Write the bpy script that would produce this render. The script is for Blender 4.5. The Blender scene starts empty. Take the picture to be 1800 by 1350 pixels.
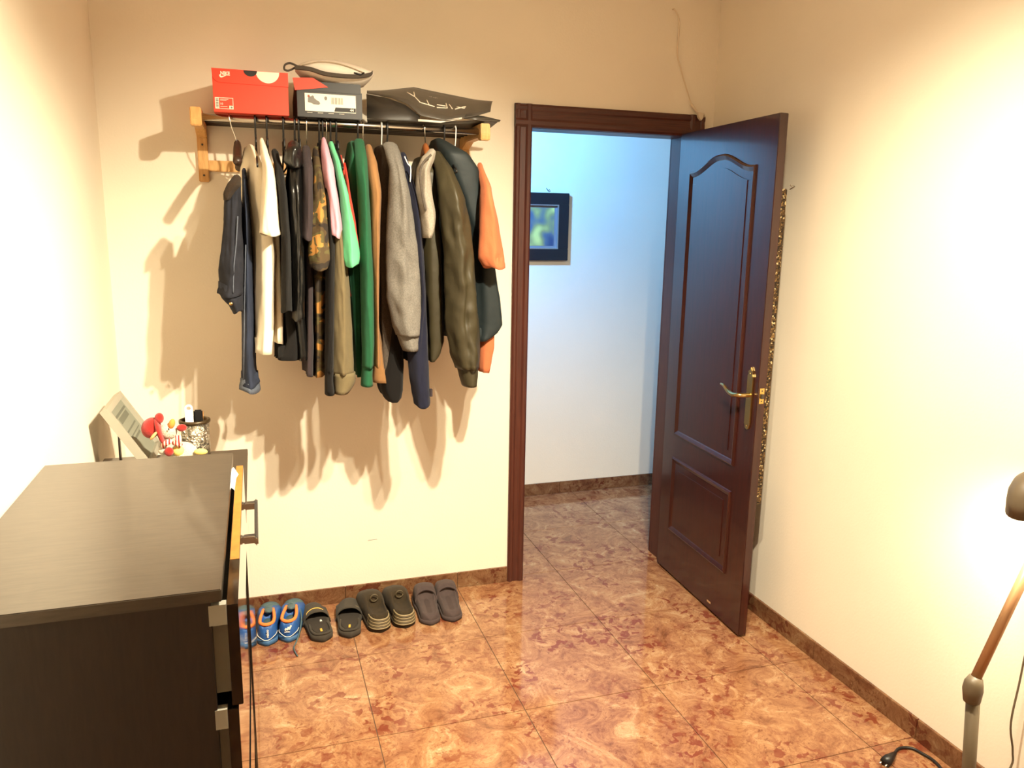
import bpy, bmesh, math, random
from mathutils import Vector, Matrix, noise, geometry
random.seed(7)
sc = bpy.context.scene
COL = sc.collection

# ------------------------------------------------------------------ camera
F_PX, YAW, PITCH, ROLL = 1378.34, 0.3166, -0.2007, 0.0172
CAM = Vector((-1.9958, -3.241, 1.6302))
_f = Vector((math.sin(YAW)*math.cos(PITCH), math.cos(YAW)*math.cos(PITCH), math.sin(PITCH)))
_r = Vector((math.cos(YAW), -math.sin(YAW), 0)); _u = _r.cross(_f)
_c, _s = math.cos(ROLL), math.sin(ROLL)
RT, UP = _c*_r + _s*_u, -_s*_r + _c*_u
cam = bpy.data.cameras.new('camera'); cam.sensor_width = 36; cam.lens = F_PX/1800*36; cam.clip_start = .02
camo = bpy.data.objects.new('camera', cam); COL.objects.link(camo)
camo.matrix_world = Matrix(((RT.x, UP.x, -_f.x, CAM.x), (RT.y, UP.y, -_f.y, CAM.y), (RT.z, UP.z, -_f.z, CAM.z), (0, 0, 0, 1)))
sc.camera = camo

# ------------------------------------------------------------------ world, lights, exposure
w = bpy.data.worlds.new('world'); sc.world = w; w.use_nodes = True
w.node_tree.nodes['Background'].inputs[0].default_value = (.9, .8, .7, 1)
w.node_tree.nodes['Background'].inputs[1].default_value = .05
vs = sc.view_settings
vs.view_transform = 'Standard'; vs.look = 'None'; vs.gamma = 1; vs.use_curve_mapping = False
vs.exposure = 0.0
sc.cycles.max_bounces = 10; sc.cycles.diffuse_bounces = 6

def spot(name, loc, target, watts, col, angle, blend, size=.03):
    l = bpy.data.lights.new(name, 'SPOT'); l.energy = watts; l.color = col
    l.spot_size = math.radians(angle); l.spot_blend = blend; l.shadow_soft_size = size
    o = bpy.data.objects.new(name, l); COL.objects.link(o); o.location = loc
    o.rotation_euler = (Vector(target)-Vector(loc)).to_track_quat('-Z', 'Y').to_euler()
    return o
def point(name, loc, watts, col, size=.05):
    l = bpy.data.lights.new(name, 'POINT'); l.energy = watts; l.color = col; l.shadow_soft_size = size
    o = bpy.data.objects.new(name, l); COL.objects.link(o); o.location = loc
    return o
WARM = (1, .875, .64)
# a ceiling fitting in the middle of the room with three warm directional bulbs
spot('ceiling_spot', (-1.20, -1.90, 2.42), (-1.72, -.1, .25), 340, WARM, 98, .9, .02)
spot('ceiling_spot', (-1.32, -1.98, 2.42), (-2.5, -1.25, .70), 300, WARM, 92, 1, .02)
spot('ceiling_spot', (-1.08, -1.98, 2.42), (0, -1.50, -.1), 290, WARM, 124, 1, .02)
point('ceiling_bulb', (-1.20, -2.1, 2.36), 12, WARM, .08)
# the hall's cold lamp, out of sight to the left of the doorway, turned to the wall
spot('hall_lamp', (-1.15, .25, 2.3), (-.35, 1.085, 1.75), 230, (.13, .44, 1.0), 120, 1, .06)

# ------------------------------------------------------------------ helpers
def at(u, v, Y):
    """point of the plane y = Y seen at pixel (u, v)"""
    d = RT*((u-900)/F_PX) + UP*((675-v)/F_PX) + _f
    return CAM + d*((Y-CAM.y)/d.y)
def atz(u, v, Z):
    d = RT*((u-900)/F_PX) + UP*((675-v)/F_PX) + _f
    return CAM + d*((Z-CAM.z)/d.z)
def link(o, parent=None):
    COL.objects.link(o)
    if parent: o.parent = parent
    return o
def tag(o, label=None, cat=None, group=None, kind=None):
    if label: o['label'] = label
    if cat: o['category'] = cat
    if group: o['group'] = group
    if kind: o['kind'] = kind
    return o
def thing(name, label, cat, loc=(0, 0, 0), rot=(0, 0, 0), group=None):
    o = bpy.data.objects.new(name, None); o.empty_display_size = .05
    o.location = loc; o.rotation_euler = rot; link(o)
    return tag(o, label, cat, group)
def mobj(name, V, Fc, mat, parent=None, smooth=False):
    me = bpy.data.meshes.new(name); me.from_pydata([tuple(v) for v in V], [], Fc)
    bm = bmesh.new(); bm.from_mesh(me); bmesh.ops.recalc_face_normals(bm, faces=bm.faces); bm.to_mesh(me); bm.free()
    me.materials.append(mat)
    if smooth:
        for p in me.polygons: p.use_smooth = True
    return link(bpy.data.objects.new(name, me), parent)
def bevelled(name, bm, mat, parent=None, bevel=0, smooth=False, seg=2):
    bmesh.ops.recalc_face_normals(bm, faces=bm.faces)
    if bevel:
        bmesh.ops.bevel(bm, geom=bm.edges[:], offset=bevel, segments=seg, affect='EDGES', clamp_overlap=True)
    me = bpy.data.meshes.new(name); bm.to_mesh(me); bm.free(); me.materials.append(mat)
    if smooth:
        for p in me.polygons: p.use_smooth = True
    return link(bpy.data.objects.new(name, me), parent)
def addbox(bm, x0, x1, y0, y1, z0, z1):
    vs_ = [bm.verts.new((x, y, z)) for z in (z0, z1) for y in (y0, y1) for x in (x0, x1)]
    for f in ((0, 1, 3, 2), (4, 6, 7, 5), (0, 4, 5, 1), (2, 3, 7, 6), (0, 2, 6, 4), (1, 5, 7, 3)):
        bm.faces.new([vs_[i] for i in f])
def box(name, x0, x1, y0, y1, z0, z1, mat, parent=None, bevel=0):
    bm = bmesh.new(); addbox(bm, x0, x1, y0, y1, z0, z1)
    return bevelled(name, bm, mat, parent, bevel)
def boxes(name, lst, mat, parent=None, bevel=0):
    bm = bmesh.new()
    for b in lst: addbox(bm, *b)
    return bevelled(name, bm, mat, parent, bevel)
def prism(name, poly, axis, a, b, mat, parent=None, bevel=0, smooth=False):
    """extrude a 2D polygon along axis (0,1,2) from a to b"""
    bm = bmesh.new()
    def mk(p, h):
        q = list(p); q.insert(axis, h); return bm.verts.new(q)
    A = [mk(p, a) for p in poly]; B = [mk(p, b) for p in poly]
    bm.faces.new(A); bm.faces.new(B[::-1])
    n = len(poly)
    for i in range(n): bm.faces.new((A[i], A[(i+1) % n], B[(i+1) % n], B[i]))
    return bevelled(name, bm, mat, parent, bevel, smooth)
def loft(name, rings, mat, parent=None, smooth=True, cap=True, closed=True):
    V = []; Fc = []; n = len(rings[0])
    for r in rings: V += list(r)
    for i in range(len(rings)-1):
        for j in range(n if closed else n-1):
            k = (j+1) % n
            Fc.append((i*n+j, i*n+k, (i+1)*n+k, (i+1)*n+j))
    if cap:
        Fc.append(tuple(range(n))); Fc.append(tuple(range((len(rings)-1)*n, len(rings)*n)))
    return mobj(name, V, Fc, mat, parent, smooth)
def tube_rings(pts, rad, seg=10):
    pts = [Vector(p) for p in pts]; rings = []; nrm = None
    for i, p in enumerate(pts):
        t = (pts[min(i+1, len(pts)-1)]-pts[max(i-1, 0)]).normalized()
        if nrm is None:
            nrm = t.cross(Vector((0, 0, 1)))
            if nrm.length < .1: nrm = t.cross(Vector((0, 1, 0)))
        nrm = (nrm - t*nrm.dot(t)).normalized(); bi = t.cross(nrm)
        r = rad[i] if isinstance(rad, (list, tuple)) else rad
        rings.append([p + (nrm*math.cos(a)+bi*math.sin(a))*r for a in [2*math.pi*k/seg for k in range(seg)]])
    return rings
def tube(name, pts, rad, mat, parent=None, seg=10):
    return loft(name, tube_rings(pts, rad, seg), mat, parent)
def smoothpath(pts, n=8):
    pts = [Vector(p) for p in pts]; out = []
    for i in range(len(pts)-1):
        p0, p1, p2, p3 = pts[max(i-1, 0)], pts[i], pts[i+1], pts[min(i+2, len(pts)-1)]
        for k in range(n):
            t = k/n
            out.append(.5*((2*p1)+(p2-p0)*t+(2*p0-5*p1+4*p2-p3)*t*t+(3*p1-p0-3*p2+p3)*t**3))
    out.append(pts[-1]); return out
def lathe(name, prof, mat, parent=None, seg=28, loc=(0, 0, 0)):
    rings = [[(loc[0]+r*math.cos(a), loc[1]+r*math.sin(a), loc[2]+z) for a in [2*math.pi*k/seg for k in range(seg)]] for r, z in prof]
    return loft(name, rings, mat, parent)
def ellipsoid(name, c, r, mat, parent=None, rot=None, nu=16, nv=10, jit=0):
    rings = []; R = rot or Matrix.Identity(3); rnd = random.Random(name)
    for i in range(nv+1):
        th = math.pi*(i+.02)/(nv+.04); ring = []
        for k in range(nu):
            ph = 2*math.pi*k/nu; j = 1+jit*(rnd.random()-.5)
            ring.append(Vector(c)+R@Vector((r[0]*math.sin(th)*math.cos(ph)*j, r[1]*math.sin(th)*math.sin(ph)*j, r[2]*math.cos(th)*j)))
        rings.append(ring)
    return loft(name, rings, mat, parent)
def text(name, body, size, mat, parent, M, extrude=.0002, bold=0, align='CENTER', sx=1):
    cu = bpy.data.curves.new(name, 'FONT'); cu.body = body; cu.size = size; cu.extrude = extrude; cu.offset = bold
    cu.align_x = align; cu.align_y = 'CENTER'; cu.resolution_u = 3
    t = bpy.data.objects.new('tmp', cu); COL.objects.link(t)
    dg = bpy.context.evaluated_depsgraph_get(); me = bpy.data.meshes.new_from_object(t.evaluated_get(dg))
    bpy.data.objects.remove(t); me.transform(M @ Matrix.Diagonal((sx, 1, 1, 1))); me.materials.clear(); me.materials.append(mat); me.name = name
    return link(bpy.data.objects.new(name, me), parent)
def frame_m(o, x, y):
    """matrix with origin o, text x direction and y (up) direction"""
    x = Vector(x).normalized(); y = Vector(y); y = (y-x*y.dot(x)).normalized(); z = x.cross(y)
    return Matrix(((x.x, y.x, z.x, o[0]), (x.y, y.y, z.y, o[1]), (x.z, y.z, z.z, o[2]), (0, 0, 0, 1)))

# ------------------------------------------------------------------ materials
def srgb(r, g, b):
    f = lambda c: (c/255/12.92) if c/255 <= .04045 else ((c/255+.055)/1.055)**2.4
    return (f(r), f(g), f(b), 1)
def newmat(name):
    m = bpy.data.materials.new(name); m.use_nodes = True
    return m, m.node_tree, m.node_tree.nodes['Principled BSDF']
def mat(name, col, rough=.6, metal=0, var=.0, scale=20, bump=0, bscale=200, spec=.5, sheen=0, coat=0, trans=0, stretch=None, coords='Object'):
    m, nt, b = newmat(name); N = nt.nodes; L = nt.links
    b.inputs['Base Color'].default_value = col; b.inputs['Roughness'].default_value = rough; b.inputs['Metallic'].default_value = metal
    b.inputs['Specular IOR Level'].default_value = spec
    if sheen: b.inputs['Sheen Weight'].default_value = sheen; b.inputs['Sheen Roughness'].default_value = .6
    if coat: b.inputs['Coat Weight'].default_value = coat; b.inputs['Coat Roughness'].default_value = .06
    if trans: b.inputs['Transmission Weight'].default_value = trans
    if var or bump:
        tc = N.new('ShaderNodeTexCoord'); mp = N.new('ShaderNodeMapping'); L.new(tc.outputs[coords], mp.inputs[0])
        if stretch: mp.inputs['Scale'].default_value = stretch
    if var:
        n = N.new('ShaderNodeTexNoise'); n.inputs['Scale'].default_value = scale; n.inputs['Detail'].default_value = 5
        L.new(mp.outputs[0], n.inputs[0])
        r = N.new('ShaderNodeMapRange'); r.inputs[1].default_value = .25; r.inputs[2].default_value = .75
        r.inputs[3].default_value = 1-var; r.inputs[4].default_value = 1+var; L.new(n.outputs[0], r.inputs[0])
        mx = N.new('ShaderNodeVectorMath'); mx.operation = 'SCALE'; mx.inputs[0].default_value = col[:3]
        L.new(r.outputs[0], mx.inputs['Scale']); L.new(mx.outputs[0], b.inputs['Base Color'])
    if bump:
        n = N.new('ShaderNodeTexNoise'); n.inputs['Scale'].default_value = bscale; n.inputs['Detail'].default_value = 4
        L.new(mp.outputs[0], n.inputs[0])
        bp = N.new('ShaderNodeBump'); bp.inputs['Strength'].default_value = bump; bp.inputs['Distance'].default_value = .004
        L.new(n.outputs[0], bp.inputs['Height']); L.new(bp.outputs[0], b.inputs['Normal'])
    return m
def fabric(name, r, g, b, var=.12, rough=.9, sc_=60, bump=.25, sheen=.04):
    return mat(name, srgb(r, g, b), rough, var=var, scale=sc_, bump=bump, bscale=500, spec=.2, sheen=sheen)
def ramp(nt, src, stops, interp='LINEAR'):
    r = nt.nodes.new('ShaderNodeValToRGB'); r.color_ramp.interpolation = interp
    e = r.color_ramp.elements
    while len(e) < len(stops): e.new(.5)
    for el, (p, c) in zip(e, stops): el.position = p; el.color = c
    nt.links.new(src, r.inputs[0]); return r
def marble(name, dark=1.0, rough=.16):
    """brown-orange breccia tile: cream clouds, brown veins, red-brown chips"""
    m, nt, b = newmat(name); N = nt.nodes; L = nt.links
    g = N.new('ShaderNodeNewGeometry')
    n1 = N.new('ShaderNodeTexNoise'); n1.inputs['Scale'].default_value = 8; n1.inputs['Detail'].default_value = 12; n1.inputs['Roughness'].default_value = .78; n1.inputs['Distortion'].default_value = 1.2
    L.new(g.outputs['Position'], n1.inputs[0])
    d = lambda c: tuple(x*dark for x in c[:3])+(1,)
    r1 = ramp(nt, n1.outputs[0], [(.30, d(srgb(98, 58, 38))), (.42, d(srgb(154, 102, 70))), (.54, d(srgb(184, 134, 94))), (.64, d(srgb(206, 166, 124))), (.73, d(srgb(240, 216, 176)))])
    # chips: irregular red-brown fragments in drifts, and fine specks
    def nz(scale, detail, dist=0, rough_=.5):
        q = N.new('ShaderNodeTexNoise'); q.inputs['Scale'].default_value = scale; q.inputs['Detail'].default_value = detail; q.inputs['Distortion'].default_value = dist; q.inputs['Roughness'].default_value = rough_
        L.new(g.outputs['Position'], q.inputs[0]); return q.outputs[0]
    def mul(a, b_):
        q = N.new('ShaderNodeMath'); q.operation = 'MULTIPLY'; L.new(a, q.inputs[0])
        if isinstance(b_, float): q.inputs[1].default_value = b_
        else: L.new(b_, q.inputs[1])
        return q.outputs[0]
    K, W_ = (0, 0, 0, 1), (1, 1, 1, 1)
    drift = ramp(nt, nz(4.5, 3, .5), [(.44, K), (.60, W_)]).outputs[0]
    chips = mul(ramp(nt, nz(26, 3, .6), [(.54, K), (.57, W_)]).outputs[0], drift)
    specks = mul(ramp(nt, nz(62, 3, .3), [(.60, K), (.64, W_)]).outputs[0], ramp(nt, nz(9, 2), [(.38, K), (.60, W_)]).outputs[0])
    mxa = N.new('ShaderNodeMix'); mxa.data_type = 'RGBA'; L.new(mul(specks, .6), mxa.inputs[0]); L.new(r1.outputs[0], mxa.inputs[6]); mxa.inputs[7].default_value = d(srgb(112, 56, 34))
    mx = N.new('ShaderNodeMix'); mx.data_type = 'RGBA'; L.new(mul(chips, .8), mx.inputs[0]); L.new(mxa.outputs[2], mx.inputs[6]); mx.inputs[7].default_value = d(srgb(126, 50, 34))
    # thin veins
    n4 = N.new('ShaderNodeTexNoise'); n4.inputs['Scale'].default_value = 14; n4.inputs['Detail'].default_value = 6; n4.inputs['Distortion'].default_value = 2; L.new(g.outputs['Position'], n4.inputs[0])
    r4 = ramp(nt, n4.outputs[0], [(.485, (0, 0, 0, 1)), (.5, (.5, .5, .5, 1)), (.515, (0, 0, 0, 1))])
    mx2 = N.new('ShaderNodeMix'); mx2.data_type = 'RGBA'; L.new(r4.outputs[0], mx2.inputs[0]); L.new(mx.outputs[2], mx2.inputs[6]); mx2.inputs[7].default_value = d(srgb(120, 62, 38))
    L.new(mx2.outputs[2], b.inputs['Base Color'])
    b.inputs['Roughness'].default_value = rough; b.inputs['Specular IOR Level'].default_value = .5
    n5 = N.new('ShaderNodeTexNoise'); n5.inputs['Scale'].default_value = 40; L.new(g.outputs['Position'], n5.inputs[0])
    bp = N.new('ShaderNodeBump'); bp.inputs['Strength'].default_value = .03; bp.inputs['Distance'].default_value = .002; L.new(n5.outputs[0], bp.inputs['Height']); L.new(bp.outputs[0], b.inputs['Normal'])
    return m
def wood(name, c1, c2, rough=.35, stretch=(14, 14, 1.2), coat=0, coords='Object', scale=6):
    m, nt, b = newmat(name); N = nt.nodes; L = nt.links
    tc = N.new('ShaderNodeTexCoord'); mp = N.new('ShaderNodeMapping'); mp.inputs['Scale'].default_value = stretch; L.new(tc.outputs[coords], mp.inputs[0])
    n = N.new('ShaderNodeTexNoise'); n.inputs['Scale'].default_value = scale; n.inputs['Detail'].default_value = 6; n.inputs['Distortion'].default_value = .6; L.new(mp.outputs[0], n.inputs[0])
    r = ramp(nt, n.outputs[0], [(.3, c1), (.7, c2)]); L.new(r.outputs[0], b.inputs['Base Color'])
    b.inputs['Roughness'].default_value = rough
    if coat: b.inputs['Coat Weight'].default_value = coat; b.inputs['Coat Roughness'].default_value = .08
    return m

M = {}
M['wall'] = mat('wall_paint', srgb(236, 226, 208), .85, var=.02, scale=3, bump=.12, bscale=120, spec=.2)
M['ceiling'] = mat('ceiling_paint', srgb(240, 234, 222), .9, spec=.1)
M['tile'] = marble('floor_tile', .70, .10)
M['base'] = marble('baseboard_tile', .42, .25)
M['grout'] = mat('grout', srgb(96, 70, 52), .9)
M['door'] = wood('door_wood', srgb(44, 16, 13), srgb(60, 24, 18), .28, (10, 10, .9), coat=.5)
M['frame'] = wood('frame_wood', srgb(62, 29, 23), srgb(84, 42, 31), .4, (30, 30, 1.2))
M['frame_h'] = wood('frame_wood_across', srgb(62, 29, 23), srgb(84, 42, 31), .4, (1.2, 30, 30))
M['brass'] = mat('aged_brass', srgb(196, 168, 112), .28, 1)
M['brass2'] = mat('bright_brass', srgb(235, 200, 120), .3, 1)
M['pale_wood'] = wood('pine', srgb(196, 146, 84), srgb(222, 174, 108), .5, (20, 20, 3))
M['rail'] = mat('dark_chrome', srgb(186, 176, 164), .25, 1)
M['slat'] = mat('slat_metal', srgb(90, 84, 78), .4, .8)
M['chrome'] = mat('chrome', srgb(225, 222, 216), .2, 1)
M['wire'] = mat('hanger_wire', srgb(215, 212, 205), .2, 1)
M['black_plastic'] = mat('black_plastic', srgb(24, 22, 22), .4)
M['white_plastic'] = mat('white_plastic', srgb(235, 232, 224), .4)
M['dark_hanger'] = wood('dark_hanger_wood', srgb(40, 26, 18), srgb(62, 40, 28), .4)
M['red_hanger'] = wood('cedar_hanger_wood', srgb(132, 74, 36), srgb(160, 96, 50), .45)
M['dresser'] = wood('black_brown_veneer_lit', srgb(58, 52, 45), srgb(72, 64, 56), .33, (3, 22, 22), coat=.6)  # veneer of the tops, lightened in colour for the light they catch
M['dresser_shaded'] = wood('black_brown_veneer_shaded', srgb(30, 22, 17), srgb(40, 30, 23), .5, (22, 22, 3))  # same veneer, shade of the upright panels put into a darker colour
M['gloss_front'] = mat('glossy_black_front', srgb(24, 19, 16), .05, coat=1)
M['raw_edge'] = mat('worn_edge', srgb(160, 104, 42), .6, var=.2, scale=40)
M['drawer_grey'] = mat('drawer_box_grey', srgb(150, 148, 138), .45)
M['paper'] = mat('paper', srgb(245, 242, 235), .8)
M['white_cloth'] = fabric('white_cotton', 236, 228, 210, .04)

# ------------------------------------------------------------------ the room
XW, XE, YB, YF, H, TH = -2.506, 0.0, 0.0, -4.2, 2.606, .12
HY0, HY1, HX0, HX1, HH = TH, 1.085, -2.3, 1.35, 2.5
OX0, OX1, OZ = -.885, -.120, 2.045          # door opening in the masonry
S_ = lambda o: tag(o, kind='structure')
S_(boxes('wall_back', [(XW-.1, OX0, 0, TH, 0, H), (OX1, HX1, 0, TH, 0, H), (OX0, OX1, 0, TH, OZ, H)], M['wall']))
S_(box('wall_left', XW-.1, XW, YF-.1, 0, 0, H, M['wall']))
S_(box('wall_right', XE, XE+.1, YF-.1, 0, 0, H, M['wall']))
S_(box('wall_front', XW, XE, YF-.1, YF, 0, H, M['wall']))
S_(box('ceiling', XW-.1, XE+.1, YF-.1, TH, H, H+.05, M['ceiling']))
S_(box('wall_hall', HX0-.1, HX1+.1, HY1, HY1+.1, 0, H, M['wall']))
S_(box('wall_hall_left', HX0-.1, HX0, HY0, HY1, 0, H, M['wall']))
S_(box('wall_hall_right', HX1, HX1+.1, HY0, HY1, 0, H, M['wall']))
S_(box('ceiling_hall', HX0-.1, HX1+.1, HY0, HY1+.1, HH, HH+.05, M['ceiling']))
# floor: tiles half a metre square laid over a grout bed
floor = S_(box('floor', HX0-.1, HX1+.1, YF-.1, HY1+.1, -.06, -.0025, M['grout']))
TS, TX, TY, G = .5025, -.1791, .0362, .0016
tile_mesh = {}
def tile(x0, x1, y0, y1):
    x0 += G; x1 -= G; y0 += G; y1 -= G
    if x1-x0 < .01 or y1-y0 < .01: return
    key = (round(x1-x0, 3), round(y1-y0, 3))
    if key not in tile_mesh:
        bm = bmesh.new(); addbox(bm, 0, x1-x0, 0, y1-y0, -.0035, 0)
        bmesh.ops.recalc_face_normals(bm, faces=bm.faces)
        me = bpy.data.meshes.new('tile'); bm.to_mesh(me); bm.free(); me.materials.append(M['tile']); tile_mesh[key] = me
    o = bpy.data.objects.new('tile', tile_mesh[key]); o.location = (x0, y0, 0); link(o, floor)
for j in range(-9, 3):
    for i in range(-6, 4):
        x0, y0 = TX+i*TS, TY+j*TS; x1, y1 = x0+TS, y0+TS
        if y1 <= .06:           # the room's rows end at the right and left walls
            x0, x1 = max(x0, XW), min(x1, XE)
        else: x0, x1 = max(x0, HX0), min(x1, HX1)
        y0, y1 = max(y0, YF), min(y1, HY1)
        if x1 > x0 and y1 > y0: tile(x0, x1, y0, y1)

HB = .0725
def base_run(name, axis, fixed, depth, a, b, joint):
    """a row of skirting tiles along x (axis 0) or y (axis 1)"""
    lo, hi = min(a, b), max(a, b)
    mk = (lambda n, p, q, d, z0, z1, m, par, bv: box(n, p, q, min(fixed, fixed+d), max(fixed, fixed+d), z0, z1, m, par, bv)) if axis == 0 else \
         (lambda n, p, q, d, z0, z1, m, par, bv: box(n, min(fixed, fixed+d), max(fixed, fixed+d), p, q, z0, z1, m, par, bv))
    root = S_(mk(name, lo, hi, depth*.4, .0, HB-.004, M['grout'], None, 0))
    k = math.floor((lo-joint)/.5025); p = joint+k*.5025
    while p < hi:
        q0, q1 = max(p, lo)+.001, min(p+.5025, hi)-.001
        if q1-q0 > .01: mk('skirting_tile', q0, q1, depth, .0005, HB, M['base'], root, .0012)
        p += .5025
base_run('baseboard_back', 0, 0, -.011, XW, -.944, -1.685)
base_run('baseboard_right', 1, 0, -.011, YF, -.012, -.98)
base_run('baseboard_left', 1, XW, .011, YF, -.012, -.98)
base_run('baseboard_hall', 0, HY1, -.011, HX0, HX1, -.26)
base_run('baseboard_back_right', 0, 0, -.011, -.052, -.011, -.98)

# door frame: lining, moulded casing
fr = bpy.data.objects.new('trim_1', None); link(fr); S_(fr)
prof = [(0, 0), (0, -.012), (.008, -.018), (.018, -.018), (.024, -.014), (.046, -.016), (.054, -.022), (.066, -.022), (.074, -.016), (.074, 0)]
prism('casing', [(-.944+x, y) for x, y in prof], 2, 0, 2.121, M['frame'], fr)
prism('casing', [(-.053-x, y) for x, y in prof], 2, 0, 2.121, M['frame'], fr)
prism('head_casing', [(y-.0006, 2.121-x*1.25) for x, y in prof], 0, -.944, -.053, M['frame_h'], fr)
box('lining', -.885, -.866, 0, TH, 0, OZ, M['frame'], fr)
box('lining', -.139, -.120, 0, TH, 0, OZ, M['frame'], fr)
box('head_lining', -.885, -.120, 0, TH, 2.027, OZ, M['frame_h'], fr)
box('stop', -.868, -.855, .035, .055, 0, 2.027, M['frame'], fr, .002)
box('hall_casing', -.94, -.866, TH, TH+.014, 0, 2.11, M['frame'], fr, .003)
box('hall_casing', -.139, -.065, TH, TH+.014, 0, 2.11, M['frame'], fr, .003)
box('hall_casing', -.94, -.065, TH, TH+.015, 2.03, 2.11, M['frame_h'], fr, .003)

# ------------------------------------------------------------------ door leaf, open into the room (local x = along the leaf, local y = towards the hall face)
dx, dy = -.0274, -.7585
door = bpy.data.objects.new('door_1', None); link(door); S_(door)
door.location = (-.1725, -.022, 0); door.rotation_euler = (0, 0, math.atan2(dy, dx))
tag(door, 'dark red-brown panelled wooden door standing open into the room', None)
LW, LT = .738, .035
# local +y points to (dy,-dx) rotated: check sign -> hall face is at local y = 0, room face at +LT
box('door_leaf', 0, LW, 0, LT, .010, 2.035, M['door'], door, .002)
def arch(x0, x1, z0, z1, zp, n=24):
    P_ = [(x0, z0), (x1, z0)]
    if zp is None: return P_+[(x1, z1), (x0, z1)]
    for k in range(n+1):
        t = k/n; x = x1+(x0-x1)*t; s = abs(2*t-1)
        e = max(0, min(1, (s-.06)/.84)); e = e*e*(3-2*e)
        P_.append((x, z1+(zp-z1)*(1-e)))
    return P_
def inset(poly, d):
    n = len(poly); out = []
    for i in range(n):
        a, b, c = Vector(poly[i-1]), Vector(poly[i]), Vector(poly[(i+1) % n])
        e1, e2 = (b-a).normalized(), (c-b).normalized()
        n1, n2 = Vector((-e1.y, e1.x)), Vector((-e2.y, e2.x)); m_ = (n1+n2).normalized()
        out.append(tuple(b+m_*(d/max(.4, m_.dot(n1)))))
    return out
for (x0, x1, z0, z1, zp) in ((.108, .616, .688, 1.866, 1.922), (.105, .612, .222, .582, None)):
    for side in (0, 1):
        sgn = -1 if side == 0 else 1; y0 = 0 if side == 0 else LT
        out = arch(x0, x1, z0, z1, zp)
        pr = [(0, -.002), (.002, .006), (.008, .009), (.014, .006), (.020, .003), (.026, -.001)]
        rings = []
        for d, h in pr:
            rings.append([(p[0], y0+sgn*h, p[1]) for p in inset(out, d)])
        n = len(out); V = [v for r in rings for v in r]; Fc = []
        for i in range(len(rings)-1):
            for j in range(n):
                k = (j+1) % n; Fc.append((i*n+j, i*n+k, (i+1)*n+k, (i+1)*n+j))
        mobj('moulding', V, Fc, M['door'], door)
        pin = inset(out, .055)
        prism('raised_panel', pin, 1, y0-sgn*.001, y0+sgn*.003, M['door'], door, 0)
# handle set on the hall face
for side in (0, 1):
    sgn = -1 if side == 0 else 1; y0 = 0 if side == 0 else LT
    px = .690
    pl = [(px-.019, .885), (px-.019, 1.075), (px-.014, 1.083), (px-.017, 1.092), (px-.008, 1.098), (px, 1.110), (px+.008, 1.098), (px+.017, 1.092), (px+.014, 1.083), (px+.019, 1.075),
          (px+.019, .885), (px+.014, .877), (px+.012, .868), (px, .862), (px-.012, .868), (px-.014, .877)]
    hp = prism('handle_plate', pl, 1, y0, y0+sgn*.007, M['brass'], door, .0012)
    path = smoothpath([(px, y0+sgn*.004, 1.0), (px, y0+sgn*.035, 1.0), (px-.012, y0+sgn*.05, 1.0), (px-.045, y0+sgn*.052, .996), (px-.08, y0+sgn*.052, 1.004), (px-.11, y0+sgn*.052, 1.018), (px-.135, y0+sgn*.05, 1.020)], 5)
    nn = len(path); tube('lever', path, [.0085 if i < nn*.45 else .0095-.0055*(i/nn-.45)/.55 for i in range(nn)], M['brass'], hp, 10)
    for z in (1.085, .878):
        ellipsoid('screw', (px, y0+sgn*.0075, z), (.003, .0015, .003), M['brass2'], hp, nu=8, nv=5)
lp = box('latch_plate', LW-.001, LW+.0012, .008, .028, .975, 1.035, M['brass2'], door, .0005)
box('latch_bolt', LW, LW+.008, .012, .024, .995, 1.013, M['slat'], lp, .001)
for z in (.985, 1.025): ellipsoid('screw', (LW+.0015, .018, z), (.001, .003, .003), M['slat'], lp, nu=8, nv=4)
for z in (.25, 1.05, 1.80): tube('hinge', [(-.004, LT+.004, z-.045), (-.004, LT+.004, z+.045)], .006, M['brass'], door)
M['chip'] = mat('bare_wood', srgb(190, 150, 110), .8)
box('chipped_spot', .485, .515, -.0006, .0002, .038, .046, M['chip'], door)

# ------------------------------------------------------------------ wall rack over the clothes
RY, RZ = -.29, 1.967
rack = thing('wall_rack', 'pine-bracketed wall rack with a metal rail holding the hung clothes', 'rack', (-1.66, 0, 1.766))
def rk(o): o.parent = rack; o.matrix_parent_inverse = Matrix.Translation((1.66, 0, -1.766)); return o
for x0 in (-2.178, -1.178):
    x1 = x0+.036
    poly = [(0, 1.766), (-.022, 1.766), (-.022, 1.925), (-.10, 1.948), (-.275, 1.948), (-.29, 1.935), (-.325, 1.935), (-.328, 1.955), (-.322, 1.995), (-.27, 1.995), (-.02, 1.992), (0, 1.992)]
    b = rk(prism('bracket', poly, 0, x0, x1, M['pale_wood'], None, .003))
    for z in (1.79, 1.90):
        s = ellipsoid('screw', ((x0+x1)/2, -.0225, z), (.004, .0015, .004), M['slat'], None, nu=8, nv=4); s.parent = b
rk(tube('rail', [(-2.143, RY, RZ), (-1.177, RY, RZ)], .0115, M['rail'], None, 14))
for y in (-.235, -.18, -.125, -.07, -.02):
    rk(tube('slat', [(-2.143, y, 1.974), (-1.177, y, 1.974)], .006, M['slat'], None, 8))
rk(box('crossbar', -2.143, -1.177, -.02, 0, 1.806, 1.845, M['pale_wood'], None, .002))
SH = 1.981      # height of the shelf the boxes stand on

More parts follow.
